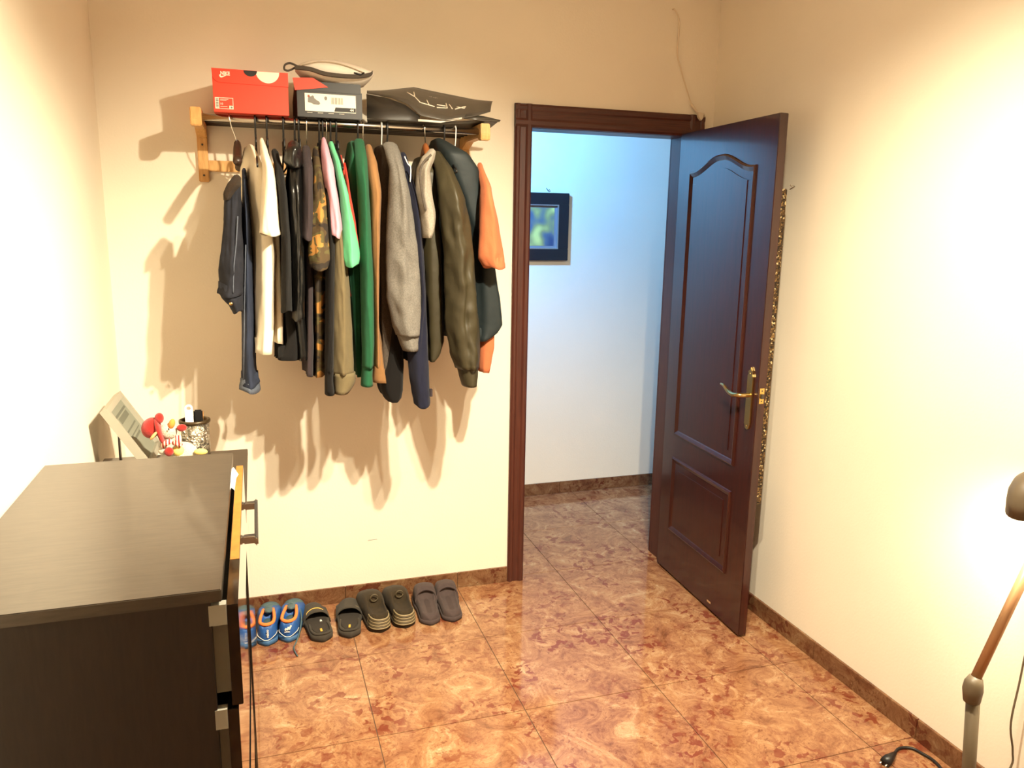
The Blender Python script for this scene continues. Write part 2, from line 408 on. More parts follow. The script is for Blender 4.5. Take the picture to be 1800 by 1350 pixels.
# ------------------------------------------------------------------ boxes on the rack
M['red_card'] = mat('red_card', srgb(226, 62, 34), .55, var=.03, scale=30)
M['red_card_dark'] = mat('dark_red_card', srgb(120, 30, 22), .6)
M['black_card'] = mat('black_card', srgb(32, 29, 27), .5, var=.05, scale=30)
M['print_white'] = mat('print_white', srgb(238, 228, 210), .6)
M['print_black'] = mat('print_black', srgb(28, 25, 24), .6)
M['print_grey'] = mat('print_grey', srgb(120, 116, 110), .6)
def flat(name, poly, y, m, parent, t=.0004):
    """a printed patch on a face that looks towards -y; poly in (x, z)"""
    return prism(name, poly, 1, y-t, y, m, parent)
def rect(x0, x1, z0, z1): return [(x0, z0), (x1, z0), (x1, z1), (x0, z1)]
# red box: local origin at its front-left lower corner
A, B_ = at(376, 193, -.335), at(508, 197, -.335)
rb = thing('shoe_box', 'bright red shoe box with a white label and half circles on its lid', 'box', (A.x, -.335, SH+.0001), (0, 0, .0))
W1, D1, H1 = B_.x-A.x, .31, .136
box('box_body', 0, W1, 0, D1, 0, H1-.002, M['red_card'], rb, .001)
lidp = [(-.001, H1), (W1+.001, H1), (W1+.001, H1-.044)]
for k in range(9):
    t = k/8*math.pi/2; lidp.append((.014+.012-.026*math.sin(t), H1-.045+.026-.026*math.cos(t)+.002))
lid = prism('lid', lidp, 1, -.003, D1+.001, M['red_card'], rb)
box('lid_top', -.001, W1+.001, -.002, D1+.001, H1-.002, H1+.001, M['red_card'], rb)
def disc(cx, cz, r, zc, n=20, squash=1): return [(cx+r*math.cos(math.pi+math.pi*k/n), zc+squash*r*math.sin(math.pi+math.pi*k/n)) for k in range(n+1)]
sx = lambda u: (at(u, 150, -.335).x-A.x)
flat('white_half_disc', disc(sx(471), 0, .038, H1-.0002, squash=.95), -.0031, M['print_white'], rb)
flat('black_half_disc', disc(sx(441), 0, .0215, H1-.0002, squash=.85), -.0035, M['print_black'], rb)
sw = [(.0, .006), (.002, .0), (.006, -.002), (.012, -.0005), (.034, .011), (.012, .004), (.007, .0035), (.0045, .006), (.006, .010)]
flat('logo', [(.022+x*.95, H1-.026+z) for x, z in sw], -.0031, M['print_white'], rb)
text('lettering', 'NIKE', .016, M['print_white'], rb, frame_m((.041, -.0033, H1-.0145), (1, 0, 0), (.25, 0, 1)) , bold=.0006, sx=.85)
flat('label_sticker', rect(.005, .062, .010, .046), -.0002, M['print_white'], rb)
flat('label_field', rect(.0175, .0605, .0115, .0445), -.0007, M['red_card'], rb)
flat('label_corner', rect(.049, .061, .011, .021), -.0011, M['print_white'], rb)
flat('label_code', rect(.053, .059, .0125, .0185), -.0015, M['print_grey'], rb)
for k in range(11): flat('bar', rect(.0075, .0155, .014+k*.0027, .014+k*.0027+(.0016 if k % 3 else .0009)), -.0007, M['print_black'], rb, .0003)
text('lettering', '10', .010, M['print_white'], rb, frame_m((.025, -.0012, .0255), (1, 0, 0), (0, 0, 1)))
for zz, l in ((.040, .026), (.0365, .020), (.017, .022)): flat('print_line', rect(.021, .021+l, zz, zz+.0012), -.0011, M['print_white'], rb, .0003)

A, B_ = at(523, 201, -.335), at(637, 205, -.335)
bb = thing('shoe_box', 'black shoe box with a picture label marked 44 and a red inner flap', 'box', (A.x, -.335, SH+.0001), (0, 0, 0))
W2, D2, H2 = B_.x-A.x, .30, .088
box('box_body', 0, W2, 0, D2, 0, H2, M['black_card'], bb, .001)
# the lid, half lifted towards the back: black with a red inside that shows at the left
prism('lid', [(-.002, H2-.004), (-.002, H2+.028), (D2*.5, H2+.038), (D2, H2+.006), (D2, H2)], 0, .001, W2-.004, M['black_card'], bb, .001)
mobj('inner_flap', [(-.006, -.004, H2-.004), (.105, -.004, H2+.012), (.055, -.003, H2+.040), (-.012, -.003, H2+.036), (-.006, -.001, H2-.004), (.105, -.001, H2+.012), (.055, .003, H2+.040), (-.012, .003, H2+.036)],
     [(0, 1, 2, 3), (4, 7, 6, 5), (0, 4, 5, 1), (1, 5, 6, 2), (2, 6, 7, 3), (3, 7, 4, 0)], M['red_card'], bb)
flat('label_sticker', rect(.026, W2-.022, .020, .078), -.0002, M['print_white'], bb)
shoe = [(.036, .048), (.036, .060), (.040, .070), (.045, .067), (.052, .071), (.056, .069), (.058, .062), (.066, .056), (.074, .052), (.077, .045), (.072, .041), (.055, .042), (.047, .046)]
flat('shoe_picture', shoe, -.0008, M['print_grey'], bb); flat('shoe_picture_tab', rect(.0355, .042, .064, .072), -.0012, mat('print_rust', srgb(150, 70, 50), .6), bb)
flat('round_mark', [(.096+.005*math.cos(a), .064+.0065*math.sin(a)) for a in [k*math.pi/8 for k in range(16)]], -.0008, M['print_grey'], bb)
for k in range(12): flat('bar', rect(.114+k*.0034, .114+k*.0034+(.002 if k % 3 else .0011), .046, .068), -.0008, M['print_grey'], bb, .0003)
flat('size_patch', [(.124, .022), (W2-.0225, .022), (W2-.0225, .036), (.128, .036)], -.0008, M['print_black'], bb)
text('lettering', '44', .0125, M['print_white'], bb, frame_m((W2-.036, -.0012, .029), (1, 0, 0), (0, 0, 1)), bold=.0003)
for k in range(4): flat('print_line', rect(.032+k*.036, .050+k*.036, .0145, .0155), -.0003, M['print_white'], bb)

# grey and white waist bag lying over the black box
M['bag_white'] = fabric('waist_bag_cloth', 226, 214, 200, .05)
M['bag_dark'] = fabric('waist_bag_trim', 74, 66, 58, .05)
C0 = {'piping': fabric('waist_bag_piping', 168, 152, 128, .05)}
wb = thing('waist_bag', 'pale grey waist bag with a dark zip lying on the black shoe box', 'bag', (0, 0, 0))
def bagrow(us, vt, vb, y):
    return us, vt, vb, y
prow = [(520, 118, 124, -.30), (532, 112, 134, -.34), (550, 108, 141, -.352), (575, 106, 148, -.358), (600, 109, 153, -.358), (625, 116, 153, -.352), (642, 122, 148, -.345), (652, 126, 139, -.335), (656, 128, 133, -.325)]
rings = []; zipr = []
for (u_, vt, vb, yf) in prow:
    dpt = .075*min(1, (vb-vt)/30)+.015; t_, b_ = at(u_, vt, yf+dpt), at(u_, vb, yf+dpt*.35); cz, hz = (t_.z+b_.z)/2, (t_.z-b_.z)/2
    ring = []
    for k in range(18):
        a = 2*math.pi*k/18; ca, sa = math.cos(a), math.sin(a)
        yy = yf+dpt - dpt*ca*(1 if ca > 0 else 1)
        zz = cz+hz*sa
        ring.append((at(u_, (vt+vb)/2, yf+dpt*.5).x, yy, zz))
    rings.append(ring)
loft('pouch', rings, M['bag_white'], wb)
zp = smoothpath([tuple(at(u_, v_, y_)) for u_, v_, y_ in ((518, 118, -.352), (545, 121, -.366), (570, 129, -.372), (600, 133, -.372), (630, 134, -.366), (650, 131, -.354), (655, 127, -.342))], 4)
rr = []
for p in zp: rr.append([(p.x, p.y-.004, p.z-.006), (p.x, p.y-.004, p.z+.006), (p.x, p.y+.012, p.z+.006), (p.x, p.y+.012, p.z-.006)])
loft('zip_band', rr, M['bag_dark'], wb, smooth=False)
tube('strap', smoothpath([tuple(at(u_, v_, y_)) for u_, v_, y_ in ((520, 118, -.33), (508, 124, -.338), (500, 122, -.342), (501, 114, -.338), (510, 111, -.33), (522, 116, -.322))], 5), .0035, M['bag_dark'], wb, 6)
tube('piping', smoothpath([tuple(at(u_, v_, y_)) for u_, v_, y_ in ((530, 115, -.345), (560, 109, -.345), (590, 111, -.35), (615, 118, -.353), (640, 128, -.352))], 5), .002, C0['piping'], wb, 6)
tube('zip_pull', [tuple(at(622, 128, -.374)), tuple(at(634, 131, -.372)), tuple(at(640, 128, -.366))], .003, M['black_plastic'], wb, 6)

# dark paper carrier bag lying on its side
M['bag_card'] = mat('carrier_bag_paper', srgb(74, 68, 60), .38, var=.05, scale=14)
M['bag_inside'] = mat('carrier_bag_inside', srgb(225, 218, 205), .7)
cb = thing('carrier_bag', 'dark grey paper carrier bag lying flat at the end of the rack', 'bag', (0, 0, 0))
def sheet(name, grid, m, parent, th=.0012):
    nv, nu = len(grid), len(grid[0]); V = []; Fc = []
    for r in grid: V += [Vector(p) for p in r]
    off = len(V); V += [v+Vector((0, th*.6, -th)) for v in V]
    for i in range(nv-1):
        for j in range(nu-1):
            a = i*nu+j; Fc.append((a, a+1, a+nu+1, a+nu)); Fc.append((off+a, off+a+nu, off+a+nu+1, off+a+1))
    edge = [(0, j) for j in range(nu)]+[(i, nu-1) for i in range(1, nv)]+[(nv-1, j) for j in range(nu-2, -1, -1)]+[(i, 0) for i in range(nv-2, 0, -1)]
    ids = [i*nu+j for i, j in edge]
    for a, b in zip(ids, ids[1:]+ids[:1]): Fc.append((a, b, off+b, off+a))
    return mobj(name, V, Fc, m, parent, True)
backe = [(645, 162, -.10), (690, 157, -.075), (727, 153, -.06), (770, 162, -.07), (805, 169, -.09), (835, 175, -.13), (866, 178, -.19)]
fronte = [(645, 164, -.16), (690, 172, -.24), (716, 182, -.31), (740, 203, -.335), (785, 212, -.335), (835, 204, -.325), (862, 196, -.31)]
grid = []
for k in range(7):
    t = k/6; row = []
    for b_, f_ in zip(backe, fronte):
        pb, pf = at(*b_), at(*f_); p = pb.lerp(pf, t); p.z += .008*math.sin(math.pi*t); row.append(p)
    grid.append(row)
sheet('top_panel', grid, M['bag_card'], cb)
lowb = [(645, 209, -.325), (700, 211, -.327), (760, 214, -.328), (820, 212, -.325), (860, 208, -.315), (879, 211, -.30)]
lowk = [(-1.555, -.06), (-1.45, -.05), (-1.33, -.05), (-1.23, -.06), (-1.16, -.10), (-1.12, -.2)]
g2 = []
for k in range(4):
    t = k/3; g2.append([at(*a).lerp(Vector((b[0], b[1], SH+.003)), t) for a, b in zip(lowb, lowk)])
for r in g2:
    for p in r: p.z = max(p.z, SH+.002)
sheet('bottom_panel', g2, M['bag_card'], cb)
gs = [[at(644, 165, -.17), at(680, 172, -.25), at(712, 184, -.30), at(738, 204, -.322)], [at(645, 187, -.25), at(683, 191, -.29), at(715, 200, -.315), at(738, 209, -.325)], [at(645, 208, -.322), at(684, 210, -.325), at(715, 211, -.326), at(738, 212.5, -.327)]]
sheet('side_gusset', gs, mat('carrier_bag_gusset', srgb(50, 45, 40), .5), cb)
sheet('folded_end', [[at(820, 200, -.322), at(850, 204, -.31), at(880, 211, -.30)], [at(815, 208, -.325), at(845, 212, -.315), at(878, 214, -.302)]], M['bag_card'], cb)
sheet('inner_lining', [[at(735, 209, -.331), at(775, 212.5, -.331), at(812, 206, -.331)], [at(735, 213, -.330), at(775, 215.5, -.330), at(812, 209, -.330)]], M['bag_inside'], cb)
# the printed name, upside down on the sloping panel
def on_panel(u_, v_):
    """where the line of sight through (u, v) meets the sloping panel"""
    dr = RT*((u_-900)/F_PX) + UP*((675-v_)/F_PX) + _f
    for i in range(len(grid)-1):
        for j in range(len(grid[0])-1):
            a, b, c_, d2 = grid[i][j], grid[i][j+1], grid[i+1][j+1], grid[i+1][j]
            for tri in ((a, b, c_), (a, c_, d2)):
                h = geometry.intersect_ray_tri(tri[0], tri[1], tri[2], dr, CAM, True)
                if h: return h-dr.normalized()*.0025
    return at(u_, v_, -.25)
def strokes(name, segs, wd, m):
    for s in segs:
        tube(name, [on_panel(s[0][0]+(s[1][0]-s[0][0])*k/4, s[0][1]+(s[1][1]-s[0][1])*k/4) for k in range(5)], wd, m, cb, 5)
# F I F T Y read from the far side: right to left, upside down
strokes('letter', [[(818.5, 187), (800, 192)], [(818.5, 187), (816, 190.5)], [(816, 190.5), (803, 188)]], .0021, M['print_white'])
strokes('letter', [[(789.5, 183.5), (795, 191.5)]], .0021, M['print_white'])
strokes('letter', [[(784, 182), (786, 190)], [(786, 190), (768, 189)], [(783.5, 186.5), (768, 184)]], .0021, M['print_white'])
strokes('letter', [[(750, 176), (754, 184)], [(740, 180.5), (764, 187.5)]], .0021, M['print_white'])
strokes('letter', [[(739, 180.5), (729, 170)], [(729, 170), (716, 162.5)], [(729, 170), (727.5, 162)]], .0021, M['print_white'])
p0 = on_panel(762, 171); xd = on_panel(740, 166)-on_panel(784, 176)
text('lettering', 'OUTLET STORE', .0125, mat('print_pale_grey', srgb(176, 168, 156), .6), cb, frame_m(p0, xd, on_panel(760, 177)-on_panel(764, 165)), sx=.95)

# ------------------------------------------------------------------ hangers and clothes
def interp(rows, v):
    if v <= rows[0][0]: return rows[0][1:]
    for a, b in zip(rows, rows[1:]):
        if v <= b[0]:
            t = (v-a[0])/(b[0]-a[0]); t2 = t*t*(3-2*t)*.35+t*.65
            return tuple(x+(y-x)*t2 for x, y in zip(a[1:], b[1:]))
    return rows[-1][1:]
def rows3d(rows, Y, step=14, ytop=None):
    """[(z, x_centre, half_width, y)] measured on the plane y = Y, or coming forward to it over a sloping shoulder"""
    vs_ = []; v = rows[0][0]
    while v < rows[-1][0]-step*.4: vs_.append(v); v += step
    vs_.append(rows[-1][0]); out = []
    for v in vs_:
        t_ = min(1, (v-rows[0][0])/75); y_ = Y if ytop is None else ytop+(Y-ytop)*(t_*(2-t_))
        ul, ur = interp(rows, v); a, b = at(ul, v, y_), at(ur, v, y_)
        out.append(((a.z+b.z)/2, (a.x+b.x)/2, (b.x-a.x)/2, y_))
    return out
def crease(a, z, seed, f1=1.6, f2=9):
    """ridged cloth wrinkle in [-1, 1]: sharp tops, soft valleys"""
    n1 = noise.noise(Vector((math.cos(a)*f1+seed*3.1, math.sin(a)*f1-seed*1.7, z*f2)))
    n2 = noise.noise(Vector((math.cos(a)*f1*2.2-seed, math.sin(a)*f1*2.2+seed*2.3, z*f2*2.1+7)))
    return (1-2.6*abs(n1))*.7+(1-2.6*abs(n2))*.3-.35
def sleeve(name, rows, Y, dy, mat_, parent, seed=0, fold=.06, seg=36, lean=0, open_end=True):
    R3 = rows3d(rows, Y, 5, -.39 if (name == 'sleeve' and rows[0][0] < 300) else None); rnd = random.Random(seed); ph = [rnd.random()*6.28 for _ in range(4)]; rings = []; n = len(R3)
    zt = R3[0][0]; ze = R3[-1][0]
    for i, (z, xc, hw, Yr) in enumerate(R3):
        t = i/max(1, n-1); g = min(1, .35+t*3) if i < n*.25 else 1; ring = []; d = zt-z
        bnd = 1.04 if (open_end and z-ze < .018) else 1.0
        am = min(hw, dy)*(.10+fold*1.6)*min(1, .25+d/.10)
        for k in range(seg):
            a = 2*math.pi*k/seg; sa, ca = math.sin(a), math.cos(a)
            ex_ = 1.25; x = math.copysign(abs(sa)**ex_, sa); y = math.copysign(abs(ca)**ex_, ca)
            sk = crease(a, z+.25*math.sin(a)*hw*4+.6*xc, seed)*am
            long_ = am*.9*math.sin(3*a+ph[0]+5*t)*math.sin(a*2+ph[1])
            q = 1-abs(sa)**4          # keep the outer silhouette close to the measured width
            ring.append((xc+hw*x*bnd+(sk*.35+long_*.4)*sa, Yr+lean*t-dy*g*y*bnd-(sk+long_)*ca*1.2*q, z+.006*math.sin(2*a+ph[2])*t*(1 if open_end else 0)))
        rings.append(ring)
    if open_end:
        last = rings[-1]; c = Vector((sum(p[0] for p in last)/seg, sum(p[1] for p in last)/seg, last[0][2]))
        for s, dz in ((.97, -.001), (.90, .001), (.84, .04)):
            rings.append([(c.x+(p[0]-c.x)*s, c.y+(p[1]-c.y)*s, p[2]+dz) for p in last])
        pre = rings[:-3]
        hemr = pre[-3:] if len(pre) > 6 else None
    top = rings[0]; c = Vector((sum(p[0] for p in top)/seg, sum(p[1] for p in top)/seg, top[0][2]))
    rings.insert(0, [(c.x+(p[0]-c.x)*.5, c.y+(p[1]-c.y)*.5, p[2]+.008) for p in top])
    return loft(name, rings, mat_, parent)
def cuff(rows, Y, dy, mat_, parent):
    R3 = rows3d(rows, Y, 6); rings = []
    for i, (z, xc, hw, _y) in enumerate(R3):
        rings.append([(xc+hw*math.sin(a)*(1+.03*(k % 2)), Y-dy*math.cos(a)*(1+.03*(k % 2)), z) for k, a in enumerate([2*math.pi*k/36 for k in range(36)])])
    last = rings[-1]; cx = sum(p[0] for p in last)/36
    rings.append([(cx+(p[0]-cx)*.8, Y+(p[1]-Y)*.8, p[2]+.001) for p in last]); rings.append([(cx+(p[0]-cx)*.75, Y+(p[1]-Y)*.75, p[2]+.03) for p in last])
    return loft('cuff', rings, mat_, parent)
def torso(rows, xfar, mat_, parent, Yn=-.47, Yc=-.29, neck=.065, drop=.055, bfar=.018, seed=0, hem_up=0, seg=64, fold=.25, name='body'):
    """hung body: near edge from measured rows on the plane y = Yn, far edge at the same distance behind the rail"""
    R3 = rows3d(rows, Yn, 7); rnd = random.Random(seed+50); ph = [rnd.random()*6.28 for _ in range(5)]
    A_ = Yc-Yn; zt, zb = R3[0][0], R3[-1][0]; rings = []
    for i, (z, xn, hw, _y) in enumerate(R3):
        d = zt-z; t = d/max(.001, zt-zb)
        a_ = A_*min(1, (neck/A_)+(1-neck/A_)*min(1, d/drop)**.8); ring = []
        for k in range(seg):
            an = 2*math.pi*k/seg; ca, sa = math.cos(an), math.sin(an)
            y = -a_*math.copysign(abs(ca)**.9, ca)           # -a_ is the near edge
            w_ = (y+A_)/(2*A_)                               # 0 near .. 1 far
            xc = xn*(1-w_)+xfar*w_; b = hw*(1-w_)+min(hw, bfar)*w_
            b *= .55+.45*min(1, d/.10)
            s = math.copysign(abs(sa)**.5, sa)
            amp = min(.011, fold*1.6*b+.002)*min(1, d/.15)*(1-abs(ca)**8)
            f = amp*(noise.noise(Vector((w_*9+seed*2.7, t*1.6+ph[0], seed)))*1.6+.8*noise.noise(Vector((w_*22+seed, t*3+ph[1], seed*.3))))
            f += .5*amp*crease(an, z, seed+.5, 1.2, 7)*s
            ring.append((xc+b*s+f, Yc+y, z+hem_up*w_*t+.004*t*math.sin(an*2+ph[2])))
        rings.append(ring)
    last = rings[-1]; c = [sum(p[q] for p in last)/seg for q in (0, 1)]
    for s, dz in ((.97, -.001), (.94, .002), (.9, .05)):
        rings.append([(c[0]+(p[0]-c[0])*s, c[1]+(p[1]-c[1])*s, p[2]+dz) for p in last])
    top = rings[0]; rings.insert(0, [(p[0]*.5+.5*sum(q[0] for q in top)/seg, p[1]*.8+Yc*.2, p[2]+.004) for p in top])
    return loft(name, rings, mat_, parent)
def xhook(u): return at(u, 212, RY).x
def hanger(u, mat_, label, style='wire', top=None, lean=0, rise=.0, span=1.0):
    """hook over the rail, sloping arms along y under the garment"""
    x = xhook(u); zt = top if top else 1.893
    h = thing('clothes_hanger', label, 'hanger', (x, RY, 0), group='hangers on the rail')
    r = .0022 if style in ('wire', 'plastic', 'steel') else .002
    if style == 'plastic': r = .0034
    hk = [(0, .016, RZ-.006)] + [(0, .0155*math.cos(a), RZ+.0155*math.sin(a)) for a in [.3+k*.38 for k in range(8)]]
    pts = [(0, .0155*math.cos(a), RZ+.0155*math.sin(a)) for a in [-.4+k*.42 for k in range(9)]]+[(lean*.3, -.010, RZ-.03), (lean*.8, 0, zt+.02), (lean, 0, zt-.005)]
    tube('hook', pts, r, mat_ if style not in ('wood',) else M['wire'], h, 7)
    zt += rise
    if style == 'wood':
        rings = []
        for k in range(-8, 9):
            t = k/8; y = .165*t*span; z = zt-.008-.062*abs(t)**1.3; hh = .022-.009*abs(t); ww = .0125+.002*abs(t)
            rings.append([(lean+ww*math.cos(a), y, z+hh*math.sin(a)) for a in [2*math.pi*q/10 for q in range(10)]])
        loft('arm', rings, mat_, h)
    else:
        for s in (-1, 1): tube('arm', smoothpath([(lean, 0, zt-.004), (lean, s*.03*span, zt-.016), (lean, s*.10*span, zt-.044), (lean, s*.19*span, zt-.080), (lean, s*.196*span, zt-.092)], 3), r, mat_, h, 7)
        if style == 'plastic':
            for s in (-1, 1): tube('notch', smoothpath([(lean, s*.045, zt-.020), (lean, s*.05, zt+.002), (lean, s*.062, zt+.010), (lean, s*.068, zt-.02)], 3), r*.9, mat_, h, 6)
        tube('crossbar', [(lean, -.196*span, zt-.092), (lean, .196*span, zt-.092)], r*.9, mat_, h, 7)
    return h
YS = -.505
C = {}
C['denim'] = mat('dark_denim', srgb(36, 37, 44), .9, var=.35, scale=25, bump=.3, bscale=600, spec=.2)
C['jeans'] = mat('blue_denim', srgb(44, 50, 66), .9, var=.3, scale=40, bump=.3, bscale=600, spec=.2, stretch=(1, 1, .25))
C['jeans_seam'] = mat('denim_seam', srgb(78, 84, 96), .9, var=.25, scale=90)
C['fur'] = fabric('brown_pile', 52, 40, 30, .3, sc_=120, bump=.8)
C['white'] = fabric('white_jersey', 232, 222, 200, .02)
C['black'] = fabric('black_jersey', 19, 17, 16, .1)
C['leather'] = mat('black_leather', srgb(16, 16, 16), .32, var=.1, scale=30, bump=.35, bscale=60)
C['plum'] = fabric('plum_grey_jersey', 54, 45, 47, .08)
C['blackb'] = fabric('soft_black_fleece', 17, 14, 13, .1)
C['pink'] = fabric('lilac_pink_jersey', 200, 150, 168, .04)
C['khaki'] = fabric('khaki_fleece', 106, 94, 68, .06)
C['mint'] = fabric('mint_jersey', 96, 184, 136, .03)
C['red'] = fabric('red_jersey', 196, 62, 44, .04)
C['green'] = fabric('bottle_green_fleece', 30, 84, 56, .06)
C['tan'] = fabric('tan_fleece', 138, 100, 62, .06)
C['grey'] = mat('grey_marl', srgb(112, 108, 102), .95, var=.28, scale=220, bump=.3, bscale=500, spec=.15)
C['dkgrey'] = mat('dark_grey_marl', srgb(80, 73, 66), .95, var=.25, scale=220, bump=.3, bscale=500, spec=.15)
C['navy'] = fabric('navy_fleece', 24, 26, 44, .08)
C['olive'] = mat('olive_nylon', srgb(56, 50, 33), .5, var=.08, scale=18, bump=.3, bscale=35, spec=.4)
C['hood'] = mat('pale_grey_marl', srgb(146, 138, 126), .95, var=.2, scale=200, bump=.3, bscale=500, spec=.15)
C['teal'] = mat('dark_teal_padding', srgb(28, 36, 38), .6, var=.12, scale=25, bump=.35, bscale=30, spec=.35)
C['orange'] = fabric('orange_jersey', 178, 102, 66, .04)
# camouflage
m, nt, b = newmat('camouflage'); N = nt.nodes; L = nt.links
tc = N.new('ShaderNodeTexCoord'); n1 = N.new('ShaderNodeTexNoise'); n1.inputs['Scale'].default_value = 16; n1.inputs['Detail'].default_value = 1; n1.inputs['Distortion'].default_value = .8
mp = N.new('ShaderNodeMapping'); mp.inputs['Scale'].default_value = (1, .8, 1.5); L.new(tc.outputs['Object'], mp.inputs[0]); L.new(mp.outputs[0], n1.inputs[0])
r = ramp(nt, n1.outputs[0], [(0, srgb(40, 32, 24)), (.40, srgb(74, 58, 34)), (.50, srgb(84, 76, 42)), (.57, srgb(168, 118, 56))], 'CONSTANT')
L.new(r.outputs[0], b.inputs['Base Color']); b.inputs['Roughness'].default_value = .9; C['camo'] = m

def cloth(name, label, cat):
    return thing(name, label, cat, (0, 0, 0))
hg = 'black plastic hanger hooked over the metal rail'
# --- dark denim jacket slipping off a brown hanger, far left
hanger(403, M['dark_hanger'], 'dark brown wooden hanger on a thin wire hook at the left end of the rail', 'wood', 1.885, lean=.022)
g = cloth('denim_jacket', 'dark denim jacket with a brown pile collar at the left end of the rail', 'jacket')
sleeve('sleeve', [(322, 402, 424), (345, 395, 424), (380, 393, 424), (430, 389, 426), (475, 385, 428), (500, 387, 428), (518, 384, 428)], -.455, .05, C['denim'], g, 1, .10)
sleeve('cuff', [(514, 385, 428), (524, 390, 428), (536, 403, 428), (547, 409, 427)], -.452, .052, C['denim'], g, 2, .05)
torso([(332, 402, 422), (420, 404, 424), (545, 410, 427)], at(418, 300, -.10).x, C['denim'], g, -.40, -.27, seed=1)
sleeve('collar', [(312, 408, 424), (325, 398, 424), (340, 392, 412), (352, 393, 404)], -.475, .035, C['fur'], g, 3, .1, open_end=False)
tube('zip', smoothpath([tuple(at(u_, v_, -.508)) for u_, v_ in ((418, 380), (415, 430), (411, 470), (410, 515))], 4), .0022, C['jeans_seam'], g, 6)
ellipsoid('button', tuple(at(406, 534, -.508)), (.006, .003, .006), M['brass'], g, nu=10, nv=6)
# --- blue jeans
g = cloth('jeans', 'blue jeans hanging straight down beside the dark denim jacket', 'jeans')
sleeve('leg', [(300, 425, 433), (420, 427, 443), (480, 426, 445), (560, 425, 448), (640, 425, 450), (660, 424, 452), (674, 422, 456)], -.36, .085, C['jeans'], g, 5, .04)
sleeve('hem', [(671, 421.5, 456), (683, 420.5, 457.5)], -.36, .09, C['jeans_seam'], g, 6, .02)
tube('seam', [tuple(at(u_, v_, -.448)) for u_, v_ in ((432, 430), (430, 520), (429, 600), (428, 668))], .002, C['jeans_seam'], g, 6)
# --- white t-shirt facing half towards us
hanger(448, M['black_plastic'], 'black plastic hanger inside the white long T-shirt', 'plastic')
g = cloth('t_shirt', 'long white T-shirt with a short turned sleeve, left part of the rail', 'T-shirt')
torso([(250, 444, 462), (300, 446, 470), (350, 450, 478), (412, 457, 488), (450, 457, 494), (500, 456, 490), (560, 455, 488), (600, 453, 484), (622, 452, 483)], at(424, 300, -.10).x, C['white'], g, -.47, -.29, seed=2, drop=.07, bfar=.012)
sleeve('sleeve', [(247, 456, 464), (262, 457, 470), (300, 462, 482), (350, 459, 489), (400, 456, 492), (412, 456, 494)], YS, .045, C['white'], g, 7, .05)
# --- second white t-shirt
g = cloth('t_shirt', 'white T-shirt whose square hem shows just right of the long white one', 'T-shirt')
hanger(468, M['black_plastic'], 'black plastic hanger between the white T-shirt and the black T-shirt', 'plastic')
torso([(268, 470, 478), (330, 476, 488), (420, 478, 494), (560, 482, 500), (590, 483, 501), (605, 483, 502)], xhook(470), C['white'], g, -.44, -.29, seed=3, bfar=.012)
# --- black t-shirt
hanger(497, M['black_plastic'], 'black plastic hanger with bare notches above the black T-shirt', 'plastic')
g = cloth('t_shirt', 'black T-shirt hanging right beside the white T-shirts', 'T-shirt')
torso([(262, 478, 492), (300, 482, 500), (350, 488, 506), (450, 494, 512), (540, 497, 520), (600, 499, 528), (622, 492, 528), (634, 480, 528)], xhook(488), C['black'], g, -.45, -.29, seed=4)
sleeve('sleeve', [(266, 477, 488), (300, 484, 499), (350, 489, 506), (420, 494, 511), (500, 494, 512), (546, 494, 513)], YS, .05, C['black'], g, 9, .06)
# --- leather jacket
hanger(517, M['black_plastic'], 'black plastic hanger holding the shiny black jacket', 'plastic')
g = cloth('leather_jacket', 'shiny black jacket with a loose hood squeezed between dark clothes', 'jacket')
torso([(256, 502, 524), (300, 505, 530), (400, 508, 530), (520, 512, 536), (636, 524, 546)], xhook(514), C['leather'], g, -.46, -.29, seed=5)
sleeve('sleeve', [(262, 508, 524), (290, 507, 530), (350, 508, 533), (420, 512, 534), (500, 513, 536), (560, 514, 535)], YS, .05, C['leather'], g, 11, .16)
sleeve('hood', [(252, 506, 526), (268, 501, 531), (285, 500, 532), (296, 508, 528)], -.50, .05, C['leather'], g, 12, .15, open_end=False)
hanger(524, M['black_plastic'], 'second black plastic hanger right beside that of the shiny jacket', 'plastic')
# --- plum grey t-shirt
hanger(538, M['wire'], 'thin steel wire hanger above the plum-grey T-shirt', 'steel')
g = cloth('t_shirt', 'dark plum-grey T-shirt left of the camouflage jacket', 'T-shirt')
torso([(258, 532, 545), (320, 532, 550), (420, 535, 551), (500, 538, 552), (600, 537, 552), (663, 536, 551)], xhook(534), C['plum'], g, -.46, -.29, seed=6)
sleeve('sleeve', [(260, 531, 545), (300, 530, 550), (360, 530, 552), (420, 529, 551)], YS, .045, C['plum'], g, 13, .05)
# --- camouflage jacket
hanger(560, M['black_plastic'], 'black plastic hanger of the camouflage jacket', 'plastic')
g = cloth('camouflage_jacket', 'brown and green camouflage jacket with orange-tan patches', 'jacket')
torso([(256, 548, 562), (340, 550, 574), (460, 548, 574), (540, 550, 572), (620, 552, 571), (664, 551, 573)], xhook(556), C['camo'], g, -.46, -.29, seed=7)
sleeve('sleeve', [(262, 550, 562), (320, 550, 570), (360, 547, 577), (420, 543, 580), (455, 542, 582), (472, 545, 576)], YS, .05, C['camo'], g, 15, .10)
